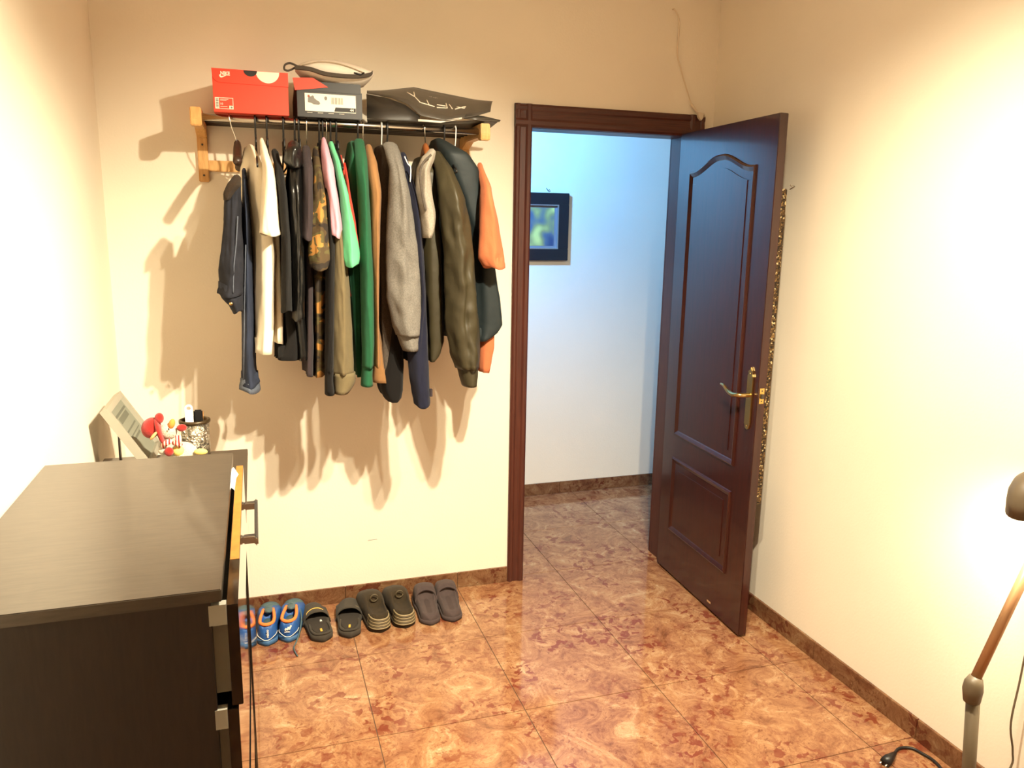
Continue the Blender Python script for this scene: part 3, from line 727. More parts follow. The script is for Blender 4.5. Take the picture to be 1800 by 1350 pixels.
# --- long black sweater
hanger(566, M['black_plastic'], 'black plastic hanger of the long black sweater', 'plastic')
g = cloth('sweater', 'long narrow black sweater between the camouflage jacket and the khaki one', 'sweater')
sleeve('sleeve', [(270, 563, 572), (430, 573, 589), (550, 572, 588), (640, 571, 587), (650, 572, 586)], -.49, .05, C['blackb'], g, 17, .06)
cuff([(648, 572, 586), (668, 571, 585), (692, 571, 588)], -.49, .042, C['blackb'], g)
torso([(262, 562, 572), (350, 568, 580), (500, 572, 584), (620, 572, 584)], xhook(563), C['blackb'], g, -.44, -.29, seed=8)
# --- pink t-shirt
hanger(573, M['wire'], 'thin steel wire hanger of the pink T-shirt', 'steel')
g = cloth('t_shirt', 'lilac-pink T-shirt with a short sleeve in the middle of the rail', 'T-shirt')
torso([(246, 564, 573), (300, 568, 582), (400, 578, 590), (520, 576, 588)], xhook(570), C['pink'], g, -.46, -.29, seed=9, bfar=.01)
sleeve('sleeve', [(246, 565, 573), (262, 564, 578), (300, 567, 588), (360, 575, 597), (400, 577, 602), (416, 580, 598)], YS-.01, .045, C['pink'], g, 19, .05)
# --- khaki sweatshirt
hanger(580, M['black_plastic'], 'black plastic hanger of the khaki sweatshirt', 'plastic')
g = cloth('sweatshirt', 'khaki beige sweatshirt with a wide ribbed cuff', 'sweatshirt')
sleeve('sleeve', [(270, 574, 586), (330, 578, 592), (400, 583, 604), (450, 584, 609), (520, 583, 615), (600, 583, 620), (656, 584, 623)], -.485, .05, C['khaki'], g, 21, .04, open_end=False)
cuff([(654, 585, 624), (668, 586, 625), (680, 586.5, 620), (690, 587, 612)], -.485, .045, C['khaki'], g)
torso([(262, 574, 584), (350, 578, 592), (500, 582, 600), (630, 584, 604)], xhook(577), C['khaki'], g, -.44, -.29, seed=10, bfar=.012)
# --- mint t-shirt
hanger(590, M['black_plastic'], 'black plastic hanger of the mint T-shirt', 'plastic')
g = cloth('t_shirt', 'mint green T-shirt with a flared short sleeve', 'T-shirt')
torso([(254, 578, 588), (300, 586, 600), (400, 598, 612), (480, 600, 614)], xhook(587), C['mint'], g, -.46, -.29, seed=11, bfar=.01)
sleeve('sleeve', [(253, 577, 587), (290, 587, 599), (350, 597, 614), (400, 600, 624), (450, 600, 632), (466, 605, 630)], YS-.006, .05, C['mint'], g, 23, .04)
# --- red t-shirt
g = cloth('t_shirt', 'red T-shirt showing as a narrow strip beside the mint one', 'T-shirt')
torso([(270, 598, 606), (340, 604, 612), (440, 612, 622), (520, 614, 624)], xhook(600), C['red'], g, -.44, -.29, seed=12, bfar=.01)
sleeve('sleeve', [(290, 603, 609), (330, 606, 614), (400, 613, 626), (440, 618, 632), (455, 621, 633)], -.49, .04, C['red'], g, 25, .03)
# --- green sweatshirt
hanger(628, M['black_plastic'], 'black plastic hanger of the bottle-green sweatshirt', 'plastic')
g = cloth('sweatshirt', 'bottle-green sweatshirt with a long straight sleeve', 'sweatshirt')
torso([(244, 612, 640), (280, 610, 642), (330, 610, 642), (450, 616, 640), (560, 619, 640), (640, 623, 640), (662, 626, 640)], xhook(618), C['green'], g, -.455, -.29, seed=13)
sleeve('sleeve', [(248, 622, 640), (280, 624, 645), (330, 628, 648), (400, 631, 652), (500, 634, 657), (600, 635.5, 658), (644, 636, 656)], YS, .055, C['green'], g, 27, .04, open_end=False)
cuff([(642, 637, 655), (660, 635.5, 654), (677, 634.5, 655)], YS, .042, C['green'], g)
# --- tan sweatshirt
hanger(637, M['red_hanger'], 'thin wire hanger with a wooden arm in the tan sweatshirt', 'wood', 1.888)
g = cloth('sweatshirt', 'tan brown sweatshirt half hidden behind the green sleeve', 'sweatshirt')
torso([(256, 640, 656), (330, 645, 664), (450, 650, 664), (560, 654, 668), (640, 655, 682), (675, 656, 690)], xhook(636), C['tan'], g, -.455, -.29, seed=14)
sleeve('sleeve', [(258, 642, 654), (290, 645, 664), (340, 648, 671), (400, 650, 668), (480, 653, 666), (560, 656, 665), (640, 656, 668)], YS, .05, C['tan'], g, 29, .05)
# --- grey sweatshirt
hanger(670, M['white_plastic'], 'white plastic hanger of the grey marl sweatshirt', 'steel', span=.5)
g = cloth('sweatshirt', 'light grey marl sweatshirt with the widest sleeve on the rail', 'sweatshirt')
torso([(252, 668, 696), (300, 668, 700), (350, 668, 700), (450, 667, 700), (560, 666, 702), (630, 667, 704), (663, 672, 698)], xhook(664), C['dkgrey'], g, -.44, -.29, seed=15)
sleeve('sleeve', [(254, 672, 698), (270, 677, 704), (300, 684, 711), (350, 682, 722), (400, 680, 730), (450, 679, 738), (520, 680, 741), (570, 689, 740), (588, 696, 738)], YS, .065, C['grey'], g, 31, .05, open_end=False)
cuff([(585, 697, 738), (600, 702, 736.5), (615, 708, 735)], YS, .048, C['grey'], g)
# --- black long one
g = cloth('sweater', 'black sweater with a rounded low hem under the grey sleeve', 'sweater')
hanger(680, M['black_plastic'], 'thin black hanger right of the white one', 'plastic')
torso([(270, 684, 694), (400, 690, 704), (560, 692, 712), (640, 676, 717), (668, 668, 717), (690, 672, 716), (703, 679, 711), (710, 686, 704)], xhook(677), C['blackb'], g, -.46, -.30, seed=16)
# --- navy hoodie
g = cloth('hoodie', 'navy hoodie with a white drawcord between grey and olive sleeves', 'hoodie')
torso([(266, 702, 716), (350, 710, 732), (450, 720, 742), (560, 728, 746), (640, 730, 748)], xhook(698), C['navy'], g, -.45, -.29, seed=17)
sleeve('sleeve', [(272, 702, 714), (300, 708, 722), (350, 716, 736), (420, 724, 743), (520, 733, 748), (615, 716, 752), (660, 719, 754), (690, 724, 755), (711, 728, 755)], -.49, .05, C['navy'], g, 33, .05)
tube('drawcord', smoothpath([tuple(at(u_, v_, -.515)) for u_, v_ in ((711, 275), (717, 288), (722, 295), (721, 320))], 4), .002, M['white_plastic'], g, 6)
t_ = at(757, 687, -.50); box('tag', t_.x-.004, t_.x+.005, -.51, -.495, t_.z-.02, t_.z+.008, C['plum'], g, .001)
# --- olive bomber
hanger(745, M['red_hanger'], 'broad reddish wooden hanger of the olive bomber jacket', 'wood', 1.905, lean=.006, span=.45)
g = cloth('bomber_jacket', 'olive bomber jacket with a pale grey hood on a wooden hanger', 'jacket')
torso([(272, 744, 772), (350, 744, 778), (450, 747, 784), (550, 751, 788), (600, 752, 790), (625, 753, 780), (635, 755, 768)], xhook(738), C['olive'], g, -.45, -.28, seed=18, bfar=.03)
sleeve('sleeve', [(270, 758, 778), (300, 764, 796), (350, 770, 816), (400, 776, 826), (450, 782, 832), (520, 784, 838), (580, 785, 843), (620, 792, 843), (646, 801, 841)], YS, .07, C['olive'], g, 35, .07, open_end=False)
cuff([(643, 804, 839), (660, 808, 838.5), (677, 813, 836)], YS, .05, C['olive'], g)
sleeve('hood', [(266, 752, 766), (278, 740, 764), (300, 732, 755), (340, 729, 758), (380, 735, 765), (405, 738, 763), (418, 741, 757)], -.515, .06, C['hood'], g, 36, .08, open_end=False)
tube('hood_edge', smoothpath([tuple(at(u_, v_, -.578)) for u_, v_ in ((758, 272), (745, 285), (738, 305), (742, 340), (748, 370))], 4), .004, C['dkgrey'], g, 6)
# --- vest over orange t-shirt
hanger(780, M['black_plastic'], 'dark plastic hanger of the padded teal vest', 'plastic', 1.897)
g = cloth('padded_vest', 'dark teal padded vest at the door end of the rail', 'vest')
torso([(238, 770, 798), (250, 764, 822), (270, 768, 846), (300, 785, 858), (360, 812, 858), (420, 835, 866), (480, 841, 882), (540, 842, 893), (575, 842, 898), (590, 843, 885), (602, 844, 860)], xhook(772), C['teal'], g, -.45, -.27, seed=19, bfar=.03, fold=.15)
hanger(800, M['white_plastic'], 'thin white wire hanger at the door end of the rail', 'steel', span=.35)
g = cloth('t_shirt', 'orange T-shirt whose sleeve and hem come out of the teal vest', 'T-shirt')
sleeve('sleeve', [(290, 839, 848), (330, 845, 862), (400, 842, 877), (455, 841, 886), (470, 850, 887)], YS, .045, C['orange'], g, 37, .03)
torso([(480, 848, 870), (560, 846, 878), (610, 843, 878), (640, 842, 870), (656, 843, 865)], at(815, 600, -.10).x, C['orange'], g, -.43, -.27, seed=20, neck=.14)

# ------------------------------------------------------------------ dresser (drawers look towards +x)
DX0, DX1, DY0, DY1, DT = -2.494, -2.078, -1.965, -1.170, 1.040
d = thing('dresser', 'tall black-brown chest of drawers against the left wall, nearest the camera', 'dresser', (-2.29, -1.57, 0))
def dp(o, par=None): o.parent = par or d; o.matrix_parent_inverse = Matrix.Translation((2.29, 1.57, 0)) if par is None else Matrix.Identity(4); return o
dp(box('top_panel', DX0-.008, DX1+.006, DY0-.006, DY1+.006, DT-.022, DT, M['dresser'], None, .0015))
dp(box('side_panel', DX0, DX1-.012, DY0, DY0+.02, 0, DT-.022, M['dresser_shaded'], None, .001))
dp(box('side_panel', DX0, DX1-.012, DY1-.02, DY1, 0, DT-.022, M['dresser_shaded'], None, .001))
dp(box('back_panel', DX0, DX0+.006, DY0+.02, DY1-.02, .02, DT-.022, M['dresser_shaded'], None))
dp(box('plinth', DX1-.05, DX1-.03, DY0+.02, DY1-.02, 0, .05, M['dresser_shaded'], None))
ndr = 5; dh = (DT-.03-.055)/ndr
for k in range(ndr):
    z1 = DT-.034-k*dh; z0 = z1-dh+.006
    out = (.012, .004, .003, .005, .002)[k]
    fx = DX1-.008+out
    f = dp(box('drawer', fx+.008, fx+.026, DY0+.004, DY1-.004, z0, z1, M['gloss_front'], None, .001))
    s = [box('drawer_side', DX0+.03, fx+.008, yy, yy+.012, z0+.02, z1-.018, M['drawer_grey'], None, 0) for yy in (DY0+.026, DY1-.038)]
    s.append(box('drawer_bottom', DX0+.03, fx+.008, DY0+.026, DY1-.026, z0+.015, z0+.02, M['drawer_grey'], None, 0))
    s.append(box('runner', DX1-.016, fx+.0075, DY0-.0005, DY0+.016, z1-.032, z1+.004, M['drawer_grey'], None, 0))
    if k == 0: s.append(box('worn_edge', fx+.009, fx+.0252, DY0+.19, DY1-.006, z1-.0005, z1+.0008, M['raw_edge'], None, 0))
    if k == 0:
        hx = fx+.026; zc = (z0+z1)/2+.02; ya, yb = -1.50, -1.28
        for yy in (ya, yb): s.append(box('handle_post', hx, hx+.027, yy-.008, yy+.008, zc-.009, zc+.009, M['chrome'], None, .002))
        s.append(box('handle_grip', hx+.024, hx+.032, ya-.02, yb+.02, zc-.010, zc+.010, M['chrome'], None, .003))
    for o in s: dp(o, f)
pp = thing('paper_sheet', 'white crumpled paper sticking out of the top drawer', 'paper', (0, 0, 0))
sheet('sheet', [[Vector((-2.082, -1.34, 1.012)), Vector((-2.074, -1.30, 1.035)), Vector((-2.069, -1.26, 1.030))], [Vector((-2.066, -1.36, 1.004)), Vector((-2.062, -1.31, 1.018)), Vector((-2.058, -1.265, 1.012))]], M['paper'], pp)

# ------------------------------------------------------------------ low cabinet between dresser and back wall, with things on it
CT = .857
c = thing('low_cabinet', 'lower dark cabinet behind the tall dresser, in the corner', 'cabinet', (-2.28, -.82, 0))
def cp(o, par=None): o.parent = par or c; o.matrix_parent_inverse = Matrix.Translation((2.28, .82, 0)) if par is None else Matrix.Identity(4); return o
cp(box('top_panel', -2.494, -2.048, -1.150, -.487, CT-.02, CT, M['dresser'], None, .0015))
cp(box('side_panel', -2.490, -2.070, -1.146, -1.128, 0, CT-.02, M['dresser_shaded'], None, .001))
cp(box('side_panel', -2.490, -2.070, -.509, -.491, 0, CT-.02, M['dresser_shaded'], None, .001))
cp(box('back_panel', -2.490, -2.484, -1.128, -.509, .02, CT-.02, M['dresser_shaded'], None))
cp(box('shelf', -2.484, -2.080, -1.128, -.509, .42, .438, M['dresser_shaded'], None))
for y0, y1 in ((-1.146, -.820), (-.817, -.491)): cp(box('door', -2.068, -2.052, y0, y1, .05, CT-.024, M['gloss_front'], None, .001))

# document frame leaning back against its strut
M['frame_white'] = mat('pale_frame', srgb(160, 155, 140), .4)
M['doc'] = mat('document_paper', srgb(128, 130, 116), .5)
M['doc_ink'] = mat('document_ink', srgb(98, 100, 88), .6)
pf = thing('document_frame', 'pale frame with a printed sheet leaning back in the corner', 'picture frame', (-2.345, -.66, CT+.001))
tilt = math.radians(31)
ex, ez = Vector((-math.sin(tilt), 0, math.cos(tilt))), Vector((math.cos(tilt), 0, math.sin(tilt)))   # up the board, out of the board
L_, Wd = .225, .27
def bd(a, b, c_): return ex*a + Vector((0, 1, 0))*b + ez*c_
def slab(name, a0, a1, b0, b1, c0, c1, m, par):
    V = [bd(a, b, c_) for c_ in (c0, c1) for b in (b0, b1) for a in (a0, a1)]
    return mobj(name, V, [(0, 1, 3, 2), (4, 6, 7, 5), (0, 4, 5, 1), (2, 3, 7, 6), (0, 2, 6, 4), (1, 5, 7, 3)], m, par)
slab('backing', .003, L_-.003, .003, Wd-.003, -.002, .006, M['drawer_grey'], pf)
for a0, a1, b0, b1 in ((0, L_, 0, .018), (0, L_, Wd-.018, Wd), (0, .018, .018, Wd-.018), (L_-.018, L_, .018, Wd-.018)): slab('frame_bar', a0, a1, b0, b1, -.004, .020, M['frame_white'], pf)
dc = slab('document', .018, L_-.018, .018, Wd-.018, .006, .0075, M['doc'], pf)
for a, b0, b1, hh in ((.175, .06, .24, .008), (.15, .08, .22, .02), (.118, .07, .23, .006), (.100, .07, .23, .004), (.085, .10, .20, .008)):
    o = slab('print_block', a, a+hh, b0, b1, .0075, .0078, M['doc_ink'], None); o.parent = dc
o = mobj('strut', [bd(.16, .05, 0), bd(.16, .07, 0), bd(.16, .05, .003), bd(.16, .07, .003), Vector((-.085, .05, 0)), Vector((-.085, .07, 0)), Vector((-.079, .05, 0)), Vector((-.079, .07, 0))],
         [(0, 1, 3, 2), (4, 6, 7, 5), (0, 4, 5, 1), (2, 3, 7, 6), (0, 2, 6, 4), (1, 5, 7, 3)], M['dark_hanger'], pf)

# plush toy lying against the frame
P_ = {}
P_['white'] = mat('plush_white', srgb(200, 190, 172), .95, var=.06, scale=60, bump=.9, bscale=260, spec=.1, sheen=.4)
P_['red'] = mat('plush_red', srgb(158, 32, 25), .95, var=.1, scale=40, bump=.5, bscale=300, spec=.1, sheen=.3)
P_['orange'] = fabric('plush_orange', 236, 142, 66, .05); P_['yellow'] = fabric('plush_yellow', 240, 214, 120, .08); P_['peach'] = fabric('plush_peach', 240, 180, 120, .05)
m, nt, b = newmat('striped_scarf'); tc = nt.nodes.new('ShaderNodeTexCoord'); wv = nt.nodes.new('ShaderNodeTexWave'); wv.inputs['Scale'].default_value = 34; wv.bands_direction = 'X'
nt.links.new(tc.outputs['Object'], wv.inputs[0]); r = ramp(nt, wv.outputs[0], [(0, srgb(176, 40, 34)), (.5, srgb(240, 222, 196))], 'CONSTANT'); nt.links.new(r.outputs[0], b.inputs['Base Color']); b.inputs['Roughness'].default_value = .95; P_['stripe'] = m
TYy = -.645
def tp(u_, v_, off=0): return tuple(at(u_, v_, TYy+off))
ppm = (at(400, 760, TYy).x-at(300, 760, TYy).x)/100       # metres per pixel there
toy = thing('plush_toy', 'white plush bird with red cap and striped scarf on the low cabinet', 'plush toy', (0, 0, 0))
def blob(name, u_, v_, ru, rv, m_, off=0, dep=None, rz=0, jit=0, par=None):
    return ellipsoid(name, tp(u_, v_, off), (ru*ppm, (dep or (ru+rv)/2)*ppm, rv*ppm), m_, par or toy, Matrix.Rotation(math.radians(rz), 3, 'Y'), 20, 14, jit)
blob('body', 324, 803, 27, 29, P_['white'], 0, 20, 0)
hd = blob('head', 296, 758, 15.5, 16, P_['white'], -.005, 15, jit=.02)
cap_ = blob('cap', 266, 752, 17, 20, P_['red'], 0, 17, 20)
blob('cap_brim', 281, 760, 5.5, 27, P_['red'], -.012, 17, -14, par=None)
blob('cap_bobble', 280, 735, 8, 10, P_['red'], -.01, 8)
blob('cap_band', 270, 766, 3, 9.5, P_['peach'], -.035, 6, 40)
blob('beak', 302, 745, 5.8, 9.5, P_['orange'], -.02, 7, 18)
blob('eye', 296.5, 754.5, 1.3, 2.2, M['black_plastic'], -.036, 1.2)
for i_, (a_, b_) in enumerate((((286, 784), (300, 775)), ((306, 778), (317, 783)))):
    tube('scarf', [tp(a_[0], a_[1], -.03), tp((a_[0]+b_[0])/2, (a_[1]+b_[1])/2-1, -.037), tp(b_[0], b_[1], -.03)], 5.2*ppm, P_['stripe'], toy, 10)
tube('scarf_end', [tp(313, 766, -.03), tp(314, 774, -.036), tp(313, 782, -.034)], 5*ppm, P_['stripe'], toy, 10)
blob('skirt', 314, 793, 11, 10, P_['yellow'], -.022, 8, jit=.10)
blob('mitten', 297, 794, 8.2, 8.6, P_['red'], -.04, 6); blob('mitten', 319.5, 752, 9, 7, P_['red'], -.02, 6)
blob('foot', 353, 794, 12, 6, P_['yellow'], -.03, 6, 5); blob('arm', 287, 792, 9, 8, P_['white'], -.02, 8)

# crumpled-metal pencil cup and what stands in it
M['crumple'] = mat('crumpled_foil', srgb(205, 198, 182), .18, .95, bump=1.0, bscale=38); M['crumple'].node_tree.nodes['Bump'].inputs['Distance'].default_value = .03
M['cup_rim'] = mat('cup_rim', srgb(70, 56, 36), .35, .5)
CY = -.54; cx_ = at(346, 800, CY); cupx = cx_.x; cupr = .043
cup = thing('pencil_cup', 'crumpled silver pencil cup with a dark rim beside the plush toy', 'cup', (cupx, CY, CT+.001))
lathe('cup_body', [(.001, 0), (cupr, 0), (cupr+.001, .06), (cupr+.002, .120), (cupr-.002, .120), (cupr-.004, .01), (.001, .008)], M['crumple'], cup, 28)
lathe('cup_rim', [(cupr+.001, .114), (cupr+.006, .118), (cupr+.006, .126), (cupr, .128), (cupr-.005, .124), (cupr-.004, .114)], M['cup_rim'], cup, 28)
tg = thing('key_tag', 'white plastic tag with a round hole standing in the pencil cup', 'tag', (cupx-.014, CY-.020, CT+.092))
bm_o = [(-.0125, 0), (.0125, 0), (.0125, .078)]+[(.0125*math.cos(a), .078+.0125*math.sin(a)) for a in [k*math.pi/12 for k in range(1, 12)]]+[(-.0125, .078)]
n_ = 24; outp = []; inp = []
for k in range(n_):
    a = 2*math.pi*k/n_; inp.append((.0068*math.cos(a), .078+.0062*math.sin(a)))
    dx_, dz_ = math.cos(a), math.sin(a)
    if dz_ >= 0: outp.append((.0125*dx_, .078+.0125*dz_))
    else:
        s_ = min(.0125/abs(dx_) if abs(dx_) > 1e-6 else 9, .078/abs(dz_)); outp.append((dx_*s_, .078+dz_*s_))
V = [(x, y, z) for y in (0, .003) for ring in (outp, inp) for x, z in ring]; Fc = []
for k in range(n_):
    j = (k+1) % n_
    Fc += [(k, j, n_+j, n_+k), (2*n_+k, 3*n_+k, 3*n_+j, 2*n_+j), (k, 2*n_+k, 2*n_+j, j), (n_+k, n_+j, 3*n_+j, 3*n_+k)]
mobj('tag_plate', V, Fc, M['white_plastic'], tg)
for xo, yo, h_, w_, lab in ((-.016, CY+.012, .158, .011, 'black plastic case behind the white tag in the pencil cup'), (.012, CY+.005, .166, .014, 'black remote standing at the right side inside the pencil cup')):
    o = box('remote', -w_, w_, -.006, .006, 0, h_-.02, M['black_plastic'], None, .004); o.location = (cupx+xo, yo, CT+.012); tag(o, lab, 'remote')
o = tube('pencil', [(0, 0, 0), (.012, 0, .135)], .0035, M['raw_edge'], None, 6); o.location = (cupx+.012, CY+.025, CT+.012); tag(o, 'short wooden pencil leaning in the pencil cup', 'pencil')

# ------------------------------------------------------------------ shoes along the wall (local +y is the toe)
def shoe_mesh(name, L_, Wt, Wh, hfun, openf, insole, mat_, parent, z0=.0, n=26, lip=.8, splay=0):
    rings = []
    for i in range(n+1):
        t = i/n
        env = min(1, (t/.10))**.5*min(1, ((1-t)/.16))**.5
        wd = (Wh+(Wt-Wh)*(.5-.5*math.cos(math.pi*min(1, max(0, (t-.15)/.55)))))*.5*max(.05, env)
        if .3 < t < .55: wd *= 1-.06*math.sin((t-.3)/.25*math.pi)
        h = hfun(t)*max(.15, min(1, env*1.15)); op = openf(t)
        off = splay*math.sin(t*2.2)
        pr = [(-1, 0), (-1.03, .3), (-.97, .62), (-.86, .88), (-.72, 1.0), (-.62*(1-op)+-.70*op, 1.03*(1-op)+.97*op)]
        ins = [(-.5*(1-op)+-.62*op, 1.06, .45), (-.25, 1.1, .12), (0, 1.12, 0), (.25, 1.1, .12), (.5*(1-op)+.62*op, 1.06, .45)]
        ring = [(off+a*wd, t*L_, z0+b*h) for a, b in pr]
        for a, b, k in ins:
            zc = b*h*(1-op)+op*(insole+max(0, h-insole)*k*.6)
            ring.append((off+a*wd, t*L_, z0+zc))
        ring += [(off-a*wd, t*L_, z0+b*h) for a, b in pr[::-1]]
        rings.append(ring)
    return loft(name, rings, mat_, parent)
def sole_mesh(name, L_, Wt, Wh, h, mat_, parent, n=24, grow=.004, splay=0, z0=0, t1=1.0):
    prof_ = []
    for i in range(n+1):
        t = i/n*t1; env = min(1, (t/.10))**.5*min(1, ((1-t)/.16))**.5
        wd = (Wh+(Wt-Wh)*(.5-.5*math.cos(math.pi*min(1, max(0, (t-.15)/.55)))))*.5*max(.05, env)+grow
        if .3 < t < .55: wd *= 1-.06*math.sin((t-.3)/.25*math.pi)
        prof_.append((splay*math.sin(t*2.2), wd, t*L_+(-grow if i == 0 else grow if i == n else 0)))
    rings = [[(o-w_, y, z0), (o-w_-.001, y, z0+h*.5), (o-w_, y, z0+h), (o+w_, y, z0+h), (o+w_+.001, y, z0+h*.5), (o+w_, y, z0)] for o, w_, y in prof_]
    return loft(name, rings, mat_, parent)
def smst(a, b, t):
    t = max(0, min(1, (t-a)/(b-a))); return t*t*(3-2*t)
Sx = {}
Sx['blue'] = mat('blue_mesh', srgb(36, 84, 150), .5, var=.1, scale=60, bump=.2, bscale=300); Sx['blue2'] = mat('teal_toe', srgb(70, 92, 98), .6, var=.1, scale=60)
Sx['orange'] = fabric('orange_lining', 232, 128, 64, .05); Sx['pale'] = mat('shoe_white', srgb(226, 222, 212), .6)
Sx['sole_blue'] = mat('blue_sole', srgb(58, 98, 140), .6); Sx['dark'] = fabric('dark_foam', 50, 44, 38, .1); Sx['dark2'] = fabric('dark_slide', 62, 56, 48, .1, bump=.1)
Sx['yellow'] = mat('yellow_print', srgb(214, 168, 66), .5); Sx['brown'] = fabric('dark_brown_canvas', 52, 42, 28, .15); Sx['rib'] = mat('ribbed_rubber', srgb(82, 70, 48), .6)
Sx['rib2'] = mat('rib_line', srgb(140, 124, 92), .6); Sx['navy'] = fabric('navy_brown_clog', 74, 62, 60, .06, bump=.08); Sx['navy2'] = fabric('clog_footbed', 66, 54, 52, .08, bump=.1)

def sneaker(x, y, rz, label, logo):
    s = thing('sneaker', label, 'shoe', (x, y, .001), (0, 0, math.radians(rz)), 'blue sneakers by the wall')
    hf = lambda t: .068-.010*smst(.0, .25, t)+.004*smst(.25, .45, t)-.034*smst(.5, .95, t)
    of = lambda t: smst(.06, .14, t)*(1-smst(.42, .56, t))
    u = shoe_mesh('upper', .285, .098, .072, hf, of, .03, Sx['blue'], s, .014)
    sole_mesh('sole', .285, .098, .072, .020, Sx['sole_blue'], s)
    rim = []
    for k in range(25):
        a = math.pi*(k/24)
        rim.append((-.026*math.cos(a)*1.02, .046-.030*math.sin(a)+ (.0 if 2 < k < 22 else .0), .083-.002*math.sin(a)))
    rim = [(-.019, .15, .078), (-.024, .11, .078), (-.027, .07, .080)]+rim[2:-2]+[(.027, .07, .080), (.024, .11, .078), (.019, .15, .078)]
    tube('collar_lining', smoothpath(rim, 2), .0065, Sx['orange'], s, 8)
    ellipsoid('insole', (0, .09, .046), (.022, .055, .006), Sx['blue2'], s)
    ellipsoid('tongue', (.002, .150, .074), (.020, .040, .012), Sx['blue2'] , s, Matrix.Rotation(-.3, 3, 'X'))
    ellipsoid('toe_cap', (0, .243, .036), (.042, .042, .022), Sx['blue2'], s)
    for k in range(4): tube('lace', smoothpath([(-.022, .155+k*.017, .076-k*.006), (0, .158+k*.017, .086-k*.007), (.022, .155+k*.017, .076-k*.006)], 4), .0028, Sx['blue2'], s, 6)
    tube('heel_piping', smoothpath([(-.0375, .05, .034), (-.034, .012, .040), (-.014, -.002, .028), (0, -.004, .025), (.014, -.002, .028), (.034, .012, .040), (.0375, .05, .034)], 4), .0013, Sx['pale'], s, 5)
    if logo:
        for k in range(3):
            o = box('logo_stripe', -.0045, .0045, -.0012, .0012, -.008, .008-.0, Sx['pale'], s); o.location = (-.008+k*.0085, .0005+abs(k-1)*.001, .058+(k-1)*.0035); o.rotation_euler = (-.15, math.radians(28), 0); o.scale = (.75, 1, .55+.28*k)
        text('lettering', 'adidas', .0085, Sx['pale'], s, frame_m((-.002, -.0035, .0465), (1, 0, 0), (0, 0, 1)), bold=.0003)
    else:
        text('lettering', 'reboo', .0135, Sx['pale'], s, frame_m((.004, -.0035, .052), (0, 0, 1), (-1, 0, 0)), bold=.0006)
    return s
s1 = sneaker(-2.018, -.292, -4, 'blue sneaker with orange lining, half hidden by the dresser', False)
s2 = sneaker(-1.938, -.287, -8, 'blue sneaker with three white stripes on its heel and a trailing lace', True)
tube('loose_lace', smoothpath([(.036, .14, .066), (.045, .08, .05), (.040, .02, .02), (.030, -.02, .004), (.026, -.05, .003), (.034, -.085, .003), (.046, -.115, .003)], 6), .0028, Sx['blue2'], s2, 6)
def slide(x, y, rz, label, marks):
    s = thing('slide_sandal', label, 'sandal', (x, y, .001), (0, 0, math.radians(rz)), 'dark slide sandals by the wall')
    sole_mesh('sole', .275, .102, .080, .026, Sx['dark2'], s)
    rim = [(-.036, .10, .028), (-.038, .05, .030), (-.028, .014, .031), (0, .004, .032), (.028, .014, .031), (.038, .05, .030), (.036, .10, .028)]
    tube('footbed_rim', smoothpath(rim, 5), .0045, Sx['dark2'], s, 8)
    ellipsoid('footbed', (0, .135, .026), (.042, .120, .004), Sx['dark'], s)
    rings = []
    for i in range(9):
        t = i/8; y_ = .125+.125*t; hw = .057-.010*t*t; hh = .062-.018*t
        rings.append([(hw*math.cos(a)*k_, y_+ (.012*(abs(math.cos(a))) if i == 0 else 0), .006+hh*math.sin(a)*k_) for a, k_ in [(math.pi*q/14, 1) for q in range(15)]+[(math.pi*(14-q)/14, .93) for q in range(15)]])
    st = loft('strap', rings, Sx['dark2'], s)
    if marks: tube('curved_logo', smoothpath([(-.040, .138, .042), (-.034, .162, .050), (-.012, .170, .060), (.012, .168, .061), (.030, .160, .053)], 5), .0025, Sx['yellow'], s, 6)
    else: tube('curved_logo', smoothpath([(.022, .165, .056), (.034, .160, .050), (.040, .166, .043)], 4), .0018, Sx['rib2'], s, 6)
    flatm = prism('size_mark', [(-.004, .030), (.004, .030), (.005, .052), (-.003, .052)], 2, .0295, .0305, Sx['yellow'], s)
    if marks: prism('tag', [(.008, .110), (.017, .110), (.016, .124), (.010, .124)], 2, .0300, .0312, Sx['pale'], s)
    return s
slide(-1.806, -.322, 6, 'dark slide sandal with a curved yellow logo on its strap', True)
slide(-1.703, -.322, -6, 'dark slide sandal without yellow on its strap, right one of its pair', False)
